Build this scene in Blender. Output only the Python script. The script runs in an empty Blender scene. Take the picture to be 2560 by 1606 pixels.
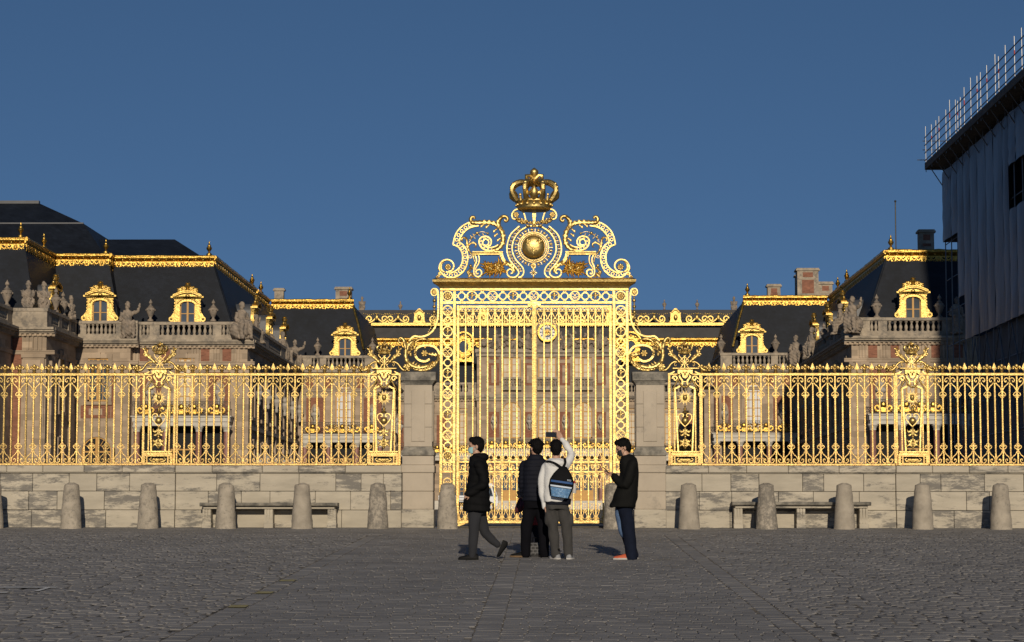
import bpy, bmesh, math, random
from mathutils import Matrix, Vector, noise as mnoise
R = math.radians
sc = bpy.context.scene
COL = sc.collection
# ------------------------------------------------------------------ camera, sky, sun
FPX, YAW, PITCH, ROLL = 5700.0, R(0.965), R(5.08), R(0.05)
cd = bpy.data.cameras.new('camera'); cam = bpy.data.objects.new('camera', cd); COL.objects.link(cam)
cd.sensor_fit = 'HORIZONTAL'; cd.sensor_width = 36; cd.lens = FPX / 2560 * 36
cd.clip_start = 0.5; cd.clip_end = 6000
CROT = Matrix.Rotation(YAW, 3, 'Z') @ Matrix.Rotation(R(90) + PITCH, 3, 'X') @ Matrix.Rotation(ROLL, 3, 'Z')
CAMZ = 0.06
cam.matrix_world = Matrix.Translation((0, 0, CAMZ)) @ CROT.to_4x4()
sc.camera = cam
SUN_EL, SUN_AZ = R(18.5), R(-4.2)      # light travels towards +Y, a little to the left
w = bpy.data.worlds.new('World'); sc.world = w; w.use_nodes = True
nt = w.node_tree; bg = nt.nodes['Background']
sky = nt.nodes.new('ShaderNodeTexSky'); sky.sky_type = 'NISHITA'; sky.sun_disc = False
sky.sun_elevation = SUN_EL; sky.sun_rotation = R(180) + SUN_AZ
sky.altitude = 2500; sky.air_density = 1.0; sky.dust_density = 0.1; sky.ozone_density = 2.2
tcw = nt.nodes.new('ShaderNodeTexCoord'); vadd = nt.nodes.new('ShaderNodeVectorMath'); vadd.operation = 'ADD'; vadd.inputs[1].default_value = (0, 0, 0.20)
vnm = nt.nodes.new('ShaderNodeVectorMath'); vnm.operation = 'NORMALIZE'
nt.links.new(tcw.outputs['Generated'], vadd.inputs[0]); nt.links.new(vadd.outputs[0], vnm.inputs[0]); nt.links.new(vnm.outputs[0], sky.inputs[0])
hsv = nt.nodes.new('ShaderNodeHueSaturation'); hsv.inputs['Saturation'].default_value = 1.12; nt.links.new(sky.outputs[0], hsv.inputs['Color'])
nt.links.new(hsv.outputs[0], bg.inputs[0]); bg.inputs[1].default_value = 0.057
sl = bpy.data.lights.new('sun', 'SUN'); sun = bpy.data.objects.new('sun', sl); COL.objects.link(sun)
sl.energy = 3.4; sl.angle = R(0.53); sl.color = (1.0, 0.87, 0.69)
sd = Vector((math.sin(SUN_AZ) * math.cos(SUN_EL), math.cos(SUN_AZ) * math.cos(SUN_EL), -math.sin(SUN_EL)))
sun.rotation_euler = sd.to_track_quat('-Z', 'Y').to_euler(); sun.location = (10, -40, 40)
vs = sc.view_settings; vs.view_transform = 'Standard'; vs.look = 'None'; vs.gamma = 1; vs.use_curve_mapping = False
vs.exposure = 0.0
sc.render.engine = 'CYCLES'

# ------------------------------------------------------------------ helpers
def W(px, py, Y):
    d = CROT @ Vector(((px - 1280) / FPX, (803 - py) / FPX, -1))
    t = Y / d.y
    return (d.x * t, CAMZ + d.z * t)
def X_(px, Y, py=1200): return W(px, py, Y)[0]
def Z_(py, Y, px=1376): return W(px, py, Y)[1]
def S_(Y): return FPX / Y
YG = 45.0
def T(ox, oy, k, Y=YG):          # points of an enlarged view -> metres on the plane Y
    return lambda pts: [W(ox + x * k, oy + y * k, Y) for x, y in pts]
def gz(y):
    if y < -25: y = -25
    if y <= 45: return -0.0353 * (45 - y)
    return 0.008 * (min(y, 236) - 45)

def catmull(p, k=8, closed=False):
    n = len(p); out = []
    rng = n if closed else n - 1
    for i in range(rng):
        g = (lambda j: p[j % n]) if closed else (lambda j: p[max(0, min(n - 1, j))])
        a, b, c, d = g(i - 1), g(i), g(i + 1), g(i + 2)
        for s in range(k):
            t = s / k; t2 = t * t; t3 = t2 * t
            out.append(tuple(0.5 * (2 * b[q] + (c[q] - a[q]) * t + (2 * a[q] - 5 * b[q] + 4 * c[q] - d[q]) * t2 + (3 * b[q] - a[q] - 3 * c[q] + d[q]) * t3) for q in range(len(b))))
    if not closed: out.append(tuple(p[-1]))
    return out
def spiral(cx, cz, r0, r1, a0, a1, n=24):
    o = []
    for i in range(n + 1):
        t = i / n; a = R(a0 + (a1 - a0) * t); r = r0 + (r1 - r0) * t
        o.append((cx + r * math.cos(a), cz + r * math.sin(a)))
    return o
def wloc(o):
    v = Vector((0, 0, 0))
    while o is not None:
        v += o.location; o = o.parent
    return v

class MB:
    def __init__(s): s.v = []; s.f = []; s.c = []
    def add(s, vs, fs):
        o = len(s.v); s.v += [tuple(q) for q in vs]; s.f += [tuple(i + o for i in q) for q in fs]; return s
    def box(s, x0, x1, y0, y1, z0, z1):
        return s.add([(x0, y0, z0), (x1, y0, z0), (x1, y1, z0), (x0, y1, z0), (x0, y0, z1), (x1, y0, z1), (x1, y1, z1), (x0, y1, z1)],
                     [(0, 3, 2, 1), (4, 5, 6, 7), (0, 1, 5, 4), (1, 2, 6, 5), (2, 3, 7, 6), (3, 0, 4, 7)])
    def frus(s, x0, x1, y0, y1, z0, X0, X1, Y0, Y1, z1):
        return s.add([(x0, y0, z0), (x1, y0, z0), (x1, y1, z0), (x0, y1, z0), (X0, Y0, z1), (X1, Y0, z1), (X1, Y1, z1), (X0, Y1, z1)],
                     [(0, 3, 2, 1), (4, 5, 6, 7), (0, 1, 5, 4), (1, 2, 6, 5), (2, 3, 7, 6), (3, 0, 4, 7)])
    def cbox(s, x0, x1, y0, y1, z0, z1, b=0.01):   # box with chamfered edges
        b = min(b, (x1 - x0) * .4, (y1 - y0) * .4, (z1 - z0) * .4)
        bm = bmesh.new(); bmesh.ops.create_cube(bm, size=1)
        for q in bm.verts:
            q.co = Vector(((x0 + x1) / 2 + q.co.x * (x1 - x0), (y0 + y1) / 2 + q.co.y * (y1 - y0), (z0 + z1) / 2 + q.co.z * (z1 - z0)))
        bmesh.ops.bevel(bm, geom=bm.edges[:], offset=b, segments=1, affect='EDGES')
        bm.verts.index_update()
        s.add([q.co[:] for q in bm.verts], [tuple(q.index for q in f.verts) for f in bm.faces]); bm.free(); return s
    def prism(s, poly, y0, y1):
        n = len(poly)
        a = sum(poly[i][0] * poly[(i + 1) % n][1] - poly[(i + 1) % n][0] * poly[i][1] for i in range(n))
        if a < 0: poly = poly[::-1]
        s.add([(x, y0, z) for x, z in poly] + [(x, y1, z) for x, z in poly],
              [tuple(range(n)), tuple(range(2 * n - 1, n - 1, -1))] + [(i, i + n, (i + 1) % n + n, (i + 1) % n) for i in range(n)])
        return s
    def ribbon(s, path, wd, y0, y1, closed=False):
        n = len(path); vs = []
        for i, (x, z) in enumerate(path):
            if closed: a, b = path[i - 1], path[(i + 1) % n]
            else: a, b = path[max(0, i - 1)], path[min(n - 1, i + 1)]
            dx, dz = b[0] - a[0], b[1] - a[1]; l = math.hypot(dx, dz) or 1
            h = (wd[i] if isinstance(wd, (list, tuple)) else wd) / 2
            nx, nz = -dz / l * h, dx / l * h
            vs += [(x + nx, y0, z + nz), (x - nx, y0, z - nz), (x - nx, y1, z - nz), (x + nx, y1, z + nz)]
        fs = []
        for i in range(n if closed else n - 1):
            a = 4 * i; b = 4 * ((i + 1) % n)
            fs += [(a + k, a + (k + 1) % 4, b + (k + 1) % 4, b + k) for k in range(4)]
        if not closed: fs += [(3, 2, 1, 0), (4 * n - 4, 4 * n - 3, 4 * n - 2, 4 * n - 1)]
        return s.add(vs, fs)
    def bar(s, x0, z0, x1, z1, wd, y0, y1): return s.ribbon([(x0, z0), (x1, z1)], wd, y0, y1)
    def ring(s, cx, cz, ro, ri, y0, y1, n=24, ez=1.0):
        rm = (ro + ri) / 2
        return s.ribbon([(cx + rm * math.cos(2 * math.pi * i / n), cz + ez * rm * math.sin(2 * math.pi * i / n)) for i in range(n)], ro - ri, y0, y1, True)
    def tube(s, path, r, n=8, closed=False):
        m = len(path); vs = []; up = Vector((0.13, 0.97, 0.21))
        P = [Vector(p) for p in path]
        for i in range(m):
            if closed: t = P[(i + 1) % m] - P[i - 1]
            else: t = P[min(m - 1, i + 1)] - P[max(0, i - 1)]
            t.normalize() if t.length else None
            u = t.cross(up)
            if u.length < .05: u = t.cross(Vector((1, 0, 0)))
            u.normalize(); v = u.cross(t)
            rr = r[i] if isinstance(r, (list, tuple)) else r
            for k in range(n):
                a = 2 * math.pi * k / n; vs.append(P[i] + u * (rr * math.cos(a)) + v * (rr * math.sin(a)))
        fs = []
        for i in range(m if closed else m - 1):
            a = n * i; b = n * ((i + 1) % m)
            fs += [(a + k, a + (k + 1) % n, b + (k + 1) % n, b + k) for k in range(n)]
        if not closed: fs += [tuple(range(n - 1, -1, -1)), tuple(range(n * (m - 1), n * m))]
        return s.add(vs, fs)
    def lathe(s, prof, cx, cy, cz=0, n=16, sx=1, sy=1):
        vs = []; m = len(prof)
        for r, z in prof:
            for k in range(n):
                a = 2 * math.pi * k / n; vs.append((cx + r * sx * math.cos(a), cy + r * sy * math.sin(a), cz + z))
        fs = [(i * n + k, i * n + (k + 1) % n, (i + 1) * n + (k + 1) % n, (i + 1) * n + k) for i in range(m - 1) for k in range(n)]
        fs += [tuple(range(n - 1, -1, -1)), tuple(range(n * (m - 1), n * m))]
        return s.add(vs, fs)
    def ball(s, cx, cy, cz, rx, ry=None, rz=None, nu=12, nv=8):
        ry = rx if ry is None else ry; rz = rx if rz is None else rz
        vs = [(cx, cy, cz - rz)]; fs = []
        for j in range(1, nv):
            b = -math.pi / 2 + math.pi * j / nv
            for i in range(nu):
                a = 2 * math.pi * i / nu; vs.append((cx + rx * math.cos(b) * math.cos(a), cy + ry * math.cos(b) * math.sin(a), cz + rz * math.sin(b)))
        vs.append((cx, cy, cz + rz)); L = len(vs) - 1
        for i in range(nu):
            k = (i + 1) % nu
            fs.append((0, 1 + k, 1 + i)); fs.append((L, L - nu + i, L - nu + k))
            for j in range(nv - 2):
                o = 1 + j * nu; fs.append((o + i, o + k, o + nu + k, o + nu + i))
        return s.add(vs, fs)
    def leaf(s, path, wmax, y, bulge=None, lobes=5, n=None, tip=0.06):
        P = catmull(path, 8) if len(path) > 2 else [tuple(path[0][q] + (path[1][q] - path[0][q]) * i / 12 for q in (0, 1)) for i in range(13)]
        n = len(P); bulge = wmax * .15 if bulge is None else bulge; vs = []
        for i, (x, z) in enumerate(P):
            t = i / (n - 1)
            a, b = P[max(0, i - 1)], P[min(n - 1, i + 1)]
            dx, dz = b[0] - a[0], b[1] - a[1]; l = math.hypot(dx, dz) or 1
            sw = (t * lobes) % 1.0
            h = wmax / 2 * (tip + (1 - tip) * math.sin(math.pi * min(1, t * .88 + .12)) ** .7) * (1.0 - .42 * sw)
            nx, nz = -dz / l * h, dx / l * h
            vs += [(x + nx, y, z + nz), (x + nx * .45, y - bulge, z + nz * .45), (x, y - bulge * .55, z), (x - nx * .45, y - bulge, z - nz * .45), (x - nx, y, z - nz), (x, y + bulge * .4, z)]
        fs = []
        for i in range(n - 1):
            a = 6 * i; fs += [(a + k, a + (k + 1) % 6, a + 6 + (k + 1) % 6, a + 6 + k) for k in range(6)]
        fs += [(5, 4, 3, 2, 1, 0), tuple(range(6 * n - 6, 6 * n))]
        return s.add(vs, fs)
    def merge(s, o, dx=0, dy=0, dz=0, sx=1, k=1):
        off = len(s.v); s.v += [(dx + sx * k * x, dy + k * y, dz + k * z) for x, y, z in o.v]
        s.f += [tuple(i + off for i in (q if sx > 0 else q[::-1])) for q in o.f]; return s
    def mirror(s, cx):
        n = len(s.v); s.v += [(2 * cx - x, y, z) for x, y, z in s.v]; s.f += [tuple(i + n for i in q[::-1]) for q in s.f]; return s
    def mesh(s, name, off=(0, 0, 0), smooth=40):
        me = bpy.data.meshes.new(name)
        me.from_pydata([(x - off[0], y - off[1], z - off[2]) for x, y, z in s.v], [], s.f)
        bm = bmesh.new(); bm.from_mesh(me); bmesh.ops.recalc_face_normals(bm, faces=bm.faces[:]); bm.to_mesh(me); bm.free()
        if smooth:
            me.polygons.foreach_set('use_smooth', [True] * len(me.polygons)); me.set_sharp_from_angle(angle=R(smooth))
        me.update(); return me
    def build(s, name, m, parent=None, smooth=40):
        off = wloc(parent) if parent else (0, 0, 0)
        me = s.mesh(name, off, smooth); me.materials.append(m)
        o = bpy.data.objects.new(name, me); COL.objects.link(o)
        if parent: o.parent = parent
        return o
def place(name, me, parent, x, y, z, rz=0, scale=None):
    o = bpy.data.objects.new(name, me); COL.objects.link(o)
    if parent: o.parent = parent; o.location = Vector((x, y, z)) - wloc(parent)
    else: o.location = (x, y, z)
    if rz: o.rotation_euler = (0, 0, rz)
    if scale: o.scale = scale
    return o
def thing(name, label, cat, loc=(0, 0, 0), group=None):
    o = bpy.data.objects.new(name, None); COL.objects.link(o); o.location = loc; o.empty_display_size = .2
    return tag(o, label, cat, group)
def tag(o, label, cat, group=None):
    o['label'] = label; o['category'] = cat
    if group: o['group'] = group
    return o
TMP = bpy.data.scenes.new('tmp')
def remesh(mb, name, vox, smooth=6, disp=None, off=(0, 0, 0)):
    """one continuous surface out of overlapping volumes"""
    me = mb.mesh(name + '_t', off, 0); o = bpy.data.objects.new(name + '_t', me); TMP.collection.objects.link(o)
    m = o.modifiers.new('r', 'REMESH'); m.mode = 'VOXEL'; m.voxel_size = vox
    if smooth:
        m = o.modifiers.new('s', 'SMOOTH'); m.factor = .5; m.iterations = smooth
    TMP.view_layers[0].update(); dg = TMP.view_layers[0].depsgraph; me2 = bpy.data.meshes.new_from_object(o.evaluated_get(dg)); me2.name = name
    bpy.data.objects.remove(o); bpy.data.meshes.remove(me)
    if disp:
        nr = [Vector(q.normal) for q in me2.vertices]; co = [Vector(q.co) for q in me2.vertices]; fl_ = []
        for a_, b_ in zip(co, nr): fl_ += list(a_ + b_ * disp(a_))
        me2.vertices.foreach_set('co', fl_)
    me2.polygons.foreach_set('use_smooth', [True] * len(me2.polygons)); me2.update()
    return me2

# ------------------------------------------------------------------ materials
def mat(name, col, rough=.7, metal=0.0, var=.25, scale=3.0, bump=0.0, bscale=40.0, stretch=(1, 1, 1), rnd=0.0,
        stain=None, sscale=2.0, sth=(.55, .7), sfac=.8, sstretch=(1, 1, 1), srough=.62, spec=.5, brick=None, tone=False, rvar=0.0, coat=0, bdist=.02, zgrad=None):
    m = bpy.data.materials.new(name); m.use_nodes = True; t = m.node_tree; N = t.nodes; L = t.links
    b = N['Principled BSDF']; b.inputs['Metallic'].default_value = metal; b.inputs['Roughness'].default_value = rough
    b.inputs['Specular IOR Level'].default_value = spec
    if coat: b.inputs['Coat Weight'].default_value = coat
    g = N.new('ShaderNodeNewGeometry')
    def noise(s, st, det=5, nr=.62):
        mp = N.new('ShaderNodeMapping'); mp.inputs['Scale'].default_value = st; L.new(g.outputs['Position'], mp.inputs[0])
        n = N.new('ShaderNodeTexNoise'); n.inputs['Scale'].default_value = s; n.inputs['Detail'].default_value = det; n.inputs['Roughness'].default_value = nr
        L.new(mp.outputs[0], n.inputs['Vector']); return n.outputs['Fac']
    def mix(f, a, c):
        x = N.new('ShaderNodeMix'); x.data_type = 'RGBA'
        L.new(f, x.inputs[0]) if not isinstance(f, float) else setattr(x.inputs[0], 'default_value', f)
        for v, i in ((a, 6), (c, 7)):
            if isinstance(v, tuple): x.inputs[i].default_value = (*v, 1)
            else: L.new(v, x.inputs[i])
        return x.outputs[2]
    n1 = noise(scale, stretch)
    r = N.new('ShaderNodeMapRange'); r.inputs[1].default_value = .3; r.inputs[2].default_value = .7; L.new(n1, r.inputs[0])
    out = mix(r.outputs[0], tuple(c * (1 - var) for c in col), tuple(min(1, c * (1 + var)) for c in col))
    bh = None
    if brick:
        sx = N.new('ShaderNodeSeparateXYZ'); L.new(g.outputs['Position'], sx.inputs[0])
        ad = N.new('ShaderNodeMath'); ad.operation = 'ADD'; L.new(sx.outputs[0], ad.inputs[0]); L.new(sx.outputs[1], ad.inputs[1])
        cx = N.new('ShaderNodeCombineXYZ'); L.new(ad.outputs[0], cx.inputs[0]); L.new(sx.outputs[2], cx.inputs[1])
        bt = N.new('ShaderNodeTexBrick'); L.new(cx.outputs[0], bt.inputs['Vector']); bt.inputs['Scale'].default_value = 1
        bt.inputs['Brick Width'].default_value = brick[0]; bt.inputs['Row Height'].default_value = brick[1]; bt.inputs['Mortar Size'].default_value = brick[2]
        bt.inputs['Color1'].default_value = (.62, .62, .62, 1); bt.inputs['Color2'].default_value = (1, 1, 1, 1); bt.inputs['Mortar'].default_value = (*brick[3], 1)
        x = N.new('ShaderNodeMix'); x.data_type = 'RGBA'; x.blend_type = 'MULTIPLY'; x.inputs[0].default_value = 1
        L.new(out, x.inputs[6]); L.new(bt.outputs['Color'], x.inputs[7]); out = x.outputs[2]; bh = bt.outputs['Fac']
    if stain:
        n2 = noise(sscale, sstretch, 10, srough)
        r2 = N.new('ShaderNodeMapRange'); r2.inputs[1].default_value = sth[0]; r2.inputs[2].default_value = sth[1]; r2.inputs[4].default_value = sfac; L.new(n2, r2.inputs[0])
        fac = r2.outputs[0]
        if zgrad:      # stain colour spreads further towards the bottom
            sz = N.new('ShaderNodeSeparateXYZ'); L.new(g.outputs['Position'], sz.inputs[0]); mz = N.new('ShaderNodeMapRange')
            mz.inputs[1].default_value = zgrad[0]; mz.inputs[2].default_value = zgrad[1]; mz.inputs[3].default_value = zgrad[2]; mz.inputs[4].default_value = 0; L.new(sz.outputs[2], mz.inputs[0])
            az = N.new('ShaderNodeMath'); az.operation = 'ADD'; L.new(n2, az.inputs[0]); L.new(mz.outputs[0], az.inputs[1]); L.new(az.outputs[0], r2.inputs[0])
        if rnd:
            oi = N.new('ShaderNodeObjectInfo'); mr = N.new('ShaderNodeMapRange'); mr.inputs[3].default_value = -.13; mr.inputs[4].default_value = .09; L.new(oi.outputs['Random'], mr.inputs[0])
            a2 = N.new('ShaderNodeMath'); a2.operation = 'ADD'; L.new(n2, a2.inputs[0]); L.new(mr.outputs[0], a2.inputs[1]); L.new(a2.outputs[0], r2.inputs[0])
        out = mix(fac, out, stain)
    if rnd or tone:
        oi = N.new('ShaderNodeObjectInfo'); val = oi.outputs['Random']
        if tone:
            at = N.new('ShaderNodeAttribute'); at.attribute_name = 'tone'; a3 = N.new('ShaderNodeMath'); a3.operation = 'ADD'
            L.new(val, a3.inputs[0]); L.new(at.outputs['Fac'], a3.inputs[1]); fr = N.new('ShaderNodeMath'); fr.operation = 'FRACT'; L.new(a3.outputs[0], fr.inputs[0]); val = fr.outputs[0]
        mr = N.new('ShaderNodeMapRange'); mr.inputs[3].default_value = 1 - rnd; mr.inputs[4].default_value = 1 + rnd; L.new(val, mr.inputs[0])
        hs = N.new('ShaderNodeHueSaturation'); L.new(out, hs.inputs['Color']); L.new(mr.outputs[0], hs.inputs['Value']); out = hs.outputs[0]
    L.new(out, b.inputs['Base Color'])
    if rvar:
        n4 = noise(scale * 2.3, stretch); r4 = N.new('ShaderNodeMapRange'); r4.inputs[1].default_value = .3; r4.inputs[2].default_value = .7
        r4.inputs[3].default_value = rough - rvar; r4.inputs[4].default_value = rough + rvar; L.new(n4, r4.inputs[0]); L.new(r4.outputs[0], b.inputs['Roughness'])
    if bump:
        n3 = noise(bscale, stretch, 4); bp = N.new('ShaderNodeBump'); bp.inputs['Strength'].default_value = bump; bp.inputs['Distance'].default_value = bdist
        L.new(n3, bp.inputs['Height']); L.new(bp.outputs[0], b.inputs['Normal'])
    return m
GOLD = mat('gilding', (.64, .47, .17), .46, 1.0, .14, 3.0, .35, 26, rvar=.07, stain=(.40, .22, .075), sscale=14, sth=(.52, .70), sfac=.6, zgrad=(.2, 1.7, .14))
GOLDF = mat('gilding_worn', (.58, .415, .145), .46, 1.0, .16, 5.0, .4, 45, rvar=.08, stain=(.42, .245, .11), sscale=22, sth=(.5, .68), sfac=.6, zgrad=(1.1, 2.4, .13))
GOLDR = mat('gilding_roof', (.50, .325, .075), .38, 1.0, .25, 2.5, .6, 7, rvar=.1, stain=(.30, .15, .03), sscale=3.5, sth=(.46, .62), sfac=.6, bdist=.05)
GOLDD = mat('gilding_dormer', (.53, .37, .115), .45, 1.0, .15, 2.5, .5, 9, rvar=.08, stain=(.40, .21, .05), sscale=5, sth=(.55, .72), sfac=.5, bdist=.05)
STONE = mat('facade_stone', (.42, .325, .23), .9, 0, .14, .9, .2, 25, stain=(.24, .18, .125), sscale=.6, sth=(.5, .75), sfac=.5, brick=(1.1, .42, .006, (.6, .58, .55)))
STONED = mat('weathered_stone', (.34, .285, .215), .92, 0, .25, 1.6, .3, 20, stain=(.10, .095, .088), sscale=1.4, sth=(.48, .62), sfac=.7, srough=.75)
STATUE = mat('statue_stone', (.26, .21, .16), .92, 0, .25, 2.5, .3, 14, stain=(.09, .085, .078), sscale=2.2, sth=(.46, .66), sfac=.75)
WALLS = mat('parapet_stone', (.425, .38, .30), .92, 0, .16, 2.2, .35, 50, (.6, .6, 2.6), rnd=.07, stain=(.105, .10, .094), sscale=3.0, sth=(.505, .60), sfac=.8, sstretch=(.7, .7, 2.6), srough=.8)
PIERS = mat('pier_stone', (.415, .355, .275), .92, 0, .12, 1.4, .25, 50, stain=(.15, .14, .125), sscale=1.8, sth=(.55, .68), sfac=.65, srough=.8)
CAPST = mat('lichen_stone', (.27, .245, .20), .95, 0, .25, 6, .5, 60, stain=(.07, .068, .062), sscale=5, sth=(.42, .62), sfac=.8)
BOLL = mat('bollard_stone', (.36, .315, .25), .95, 0, .25, 4, .8, 60, stain=(.12, .11, .095), sscale=11, sth=(.5, .6), sfac=.7, srough=.8, rnd=.06)
JOINT = mat('joint_mortar', (.20, .175, .135), .95, 0, .2, 6)
BRICK = mat('brickwork', (.27, .115, .07), .9, 0, .2, 2.0, .1, 30, brick=(.30, .10, .012, (.9, .95, .95)))
MARBLE = mat('red_marble', (.26, .13, .105), .35, 0, .35, 3, 0)
SLATE = mat('roof_slate', (.0085, .0115, .0180), .58, 0, .38, .7, .5, 12, spec=.3, brick=(.34, .24, .02, (.7, .7, .72)))
LEAD = mat('roof_lead', (.065, .068, .075), .5, 0, .2, 1.2, .1, 12)
WOOD = mat('ochre_joinery', (.47, .255, .055), .55, 0, .12, 4)
GLASS = mat('window_glass', (.07, .085, .10), .08, 0, .3, .7, spec=1.0)
GLASSL = mat('window_glass_with_blinds', (.62, .53, .38), .12, 0, .2, .8, spec=1.0)
CURT = mat('white_blind', (.66, .67, .68), .8, 0, .05, 2)
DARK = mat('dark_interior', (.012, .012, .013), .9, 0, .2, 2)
IRON = mat('dark_ironwork', (.045, .04, .03), .5, .6, .3, 8)
# ------------------------------------------------------------------ ground
SETT = mat('sett_stone', (.178, .171, .165), .75, 0, .18, .8, .3, 38, rnd=.12, tone=True, stain=(.115, .11, .105), sscale=3.5, sth=(.54, .72), sfac=.6, sstretch=(.7, 2, 1))
SOIL = mat('joint_sand', (.145, .125, .10), .95, 0, .3, 9, .4, 60, stain=(.018, .016, .013), sscale=8, sth=(.52, .6), sfac=.9)
COURT = mat('court_paving', (.15, .142, .135), .85, 0, .3, .6, .4, 8, stain=(.07, .066, .06), sscale=2.5, sth=(.52, .6), sfac=.6, brick=(.24, .18, .02, (.55, .52, .5)))
rd = random.Random(7)
g = MB()
ys = [-900, -60, -25, -10, 0, 10, 16, 20, 24, 28, 32, 36, 40, 44.6]
xs = [-900, -300, -60, -25, -14, -7, 0, 7, 14, 25, 60, 300, 900]
def sheet(ys, dz):
    m = MB(); n = len(xs)
    m.add([(x, y, gz(y) + dz) for y in ys for x in xs], [(j * n + i, j * n + i + 1, (j + 1) * n + i + 1, (j + 1) * n + i) for j in range(len(ys) - 1) for i in range(n - 1)])
    return m
ground = sheet(ys, -.0085).build('ground', SOIL, None, 0); ground['kind'] = 'structure'
court = sheet([44.6, 46, 60, 100, 150, 200, 236, 400, 3000], -.004).build('courtyard', COURT, None, 0); court['kind'] = 'structure'
BANDS = [(-3.26, -3.03), (-.67, -.43), (2.03, 2.26)]
def half(y): return max(5.2, (y - 2) * .256) + .5
def sett(m, x0, x1, y0, y1, dz, tilt, b, tone):
    zz = lambda x, y: gz(y) + dz + tilt[0] * (x - (x0 + x1) / 2) + tilt[1] * (y - (y0 + y1) / 2)
    jx = lambda: rd.uniform(-.006, .006)
    bx = [(x0 + jx(), y0 + jx()), (x1 + jx(), y0 + jx()), (x1 + jx(), y1 + jx()), (x0 + jx(), y1 + jx())]
    cx, cy = (x0 + x1) / 2, (y0 + y1) / 2
    vs = [(x, y, gz(y) - .03) for x, y in bx] + [(x, y, zz(x, y) - b * .55) for x, y in bx]
    vs += [(x + (b if x < cx else -b), y + (b if y < cy else -b), zz(x, y)) for x, y in bx]
    o = len(m.v); m.add(vs, [(0, 1, 5, 4), (1, 2, 6, 5), (2, 3, 7, 6), (3, 0, 4, 7), (4, 5, 9, 8), (5, 6, 10, 9), (6, 7, 11, 10), (7, 4, 8, 11), (8, 9, 10, 11)])
    m.c += [tone] * 12
stuff = MB(); singles = []; pits = MB()
y = 17.6; row = 0
while y < 44.3:
    d = rd.uniform(.165, .215); hw = half(y); x = -hw - rd.random() * .2 - .2
    inner = y > 41.2
    while x < hw - .2:
        wd = rd.uniform(.13, .25)
        x1 = x + wd
        skip = None
        for b0, b1 in BANDS:
            if x < b1 and x1 > b0 and not inner:
                if x < b0 - .06: x1 = b0
                else: skip = b1
                break
        if skip is not None: x = skip; continue
        smooth = inner or (BANDS[0][0] - .01 < x < BANDS[2][1] - .01)
        pit = (not smooth) and rd.random() < .16
        gp = rd.uniform(.004, .012) if smooth else rd.uniform(.006, .026)
        hz = rd.uniform(-.002, .002) if smooth else rd.uniform(-.004, .003)
        tl = (rd.uniform(-.012, .012), rd.uniform(-.008, .008)) if smooth else (rd.uniform(-.02, .02), rd.uniform(-.010, .010))
        arg = (x + gp / 2, x1 - gp / 2 - (rd.uniform(.02, .05) if pit else 0), y + gp / 2, y + d - gp / 2, hz, tl, rd.uniform(.004, .008) if smooth else rd.uniform(.008, .016), rd.random())
        if 18.95 < y < 20.6 and -4.5 < x < 4.3 and len(singles) < 285: singles.append(arg)
        else: sett(stuff, *arg)
        if pit:
            q0 = x1 - .055; q1 = y + rd.uniform(.0, .06); pits.add([(q0, q1, gz(q1) - .006), (x1 + .01, q1 + .01, gz(q1) - .006), (x1 + .008, q1 + .1, gz(q1 + .1) - .006), (q0 + .01, q1 + .09, gz(q1 + .09) - .006)], [(0, 1, 2, 3)])
        x = x1
    y += d; row += 1
for b0, b1 in BANDS:
    y = 17.6
    while y < 41.2:
        l = rd.uniform(.16, .34); gp = .012 if b0 != BANDS[1][0] else .006
        sett(stuff, b0 + gp, b1 - gp, y + gp / 2, min(41.2, y + l) - gp / 2, rd.uniform(-.003, .003), (rd.uniform(-.02, .02), rd.uniform(-.015, .015)), .012, rd.random()); y += l
so = stuff.build('sett_paving', SETT, ground, 0); so['kind'] = 'stuff'
at = so.data.attributes.new('tone', 'FLOAT', 'POINT'); at.data.foreach_set('value', stuff.c)
for a in singles:
    m = MB(); cx, cy = (a[0] + a[1]) / 2, (a[2] + a[3]) / 2
    sett(m, *a); me = m.mesh('sett', (cx, cy, gz(cy)), 0); me.materials.append(SETT)
    place('sett', me, ground, cx, cy, gz(cy))
po = pits.build('joint_pits', mat('dark_joint_pits', (.012, .011, .01), .95, 0, .3, 9), ground, 0); po['kind'] = 'stuff'  # flat dark patches: shade of deep joint holes put into the colour
PAINT = mat('faded_yellow_paint', (.27, .235, .10), .8, 0, .3, 14)
CHALK = mat('faded_white_paint', (.5, .5, .49), .8, 0, .3, 14)
for yy in (27.2, 25.0, 22.9):
    m = MB(); m.add([(-3.23, yy, gz(yy) + .006), (-3.05, yy, gz(yy) + .006), (-3.05, yy + .33, gz(yy + .33) + .006), (-3.23, yy + .33, gz(yy + .33) + .006)], [(0, 1, 2, 3)])
    o = m.build('painted_mark', PAINT, ground, 0)
m = MB()
for x0, y0, x1, y1 in ((-6.6, 25.0, -5.95, 25.14), (-6.6, 25.9, -5.6, 26.04), (-5.72, 25.3, -5.66, 25.9)):
    m.add([(x0, y0, gz(y0) + .009), (x1, y0, gz(y0) + .009), (x1, y1, gz(y1) + .009), (x0, y1, gz(y1) + .009)], [(0, 1, 2, 3)])
m.build('chalk_mark', CHALK, ground, 0)

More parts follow.
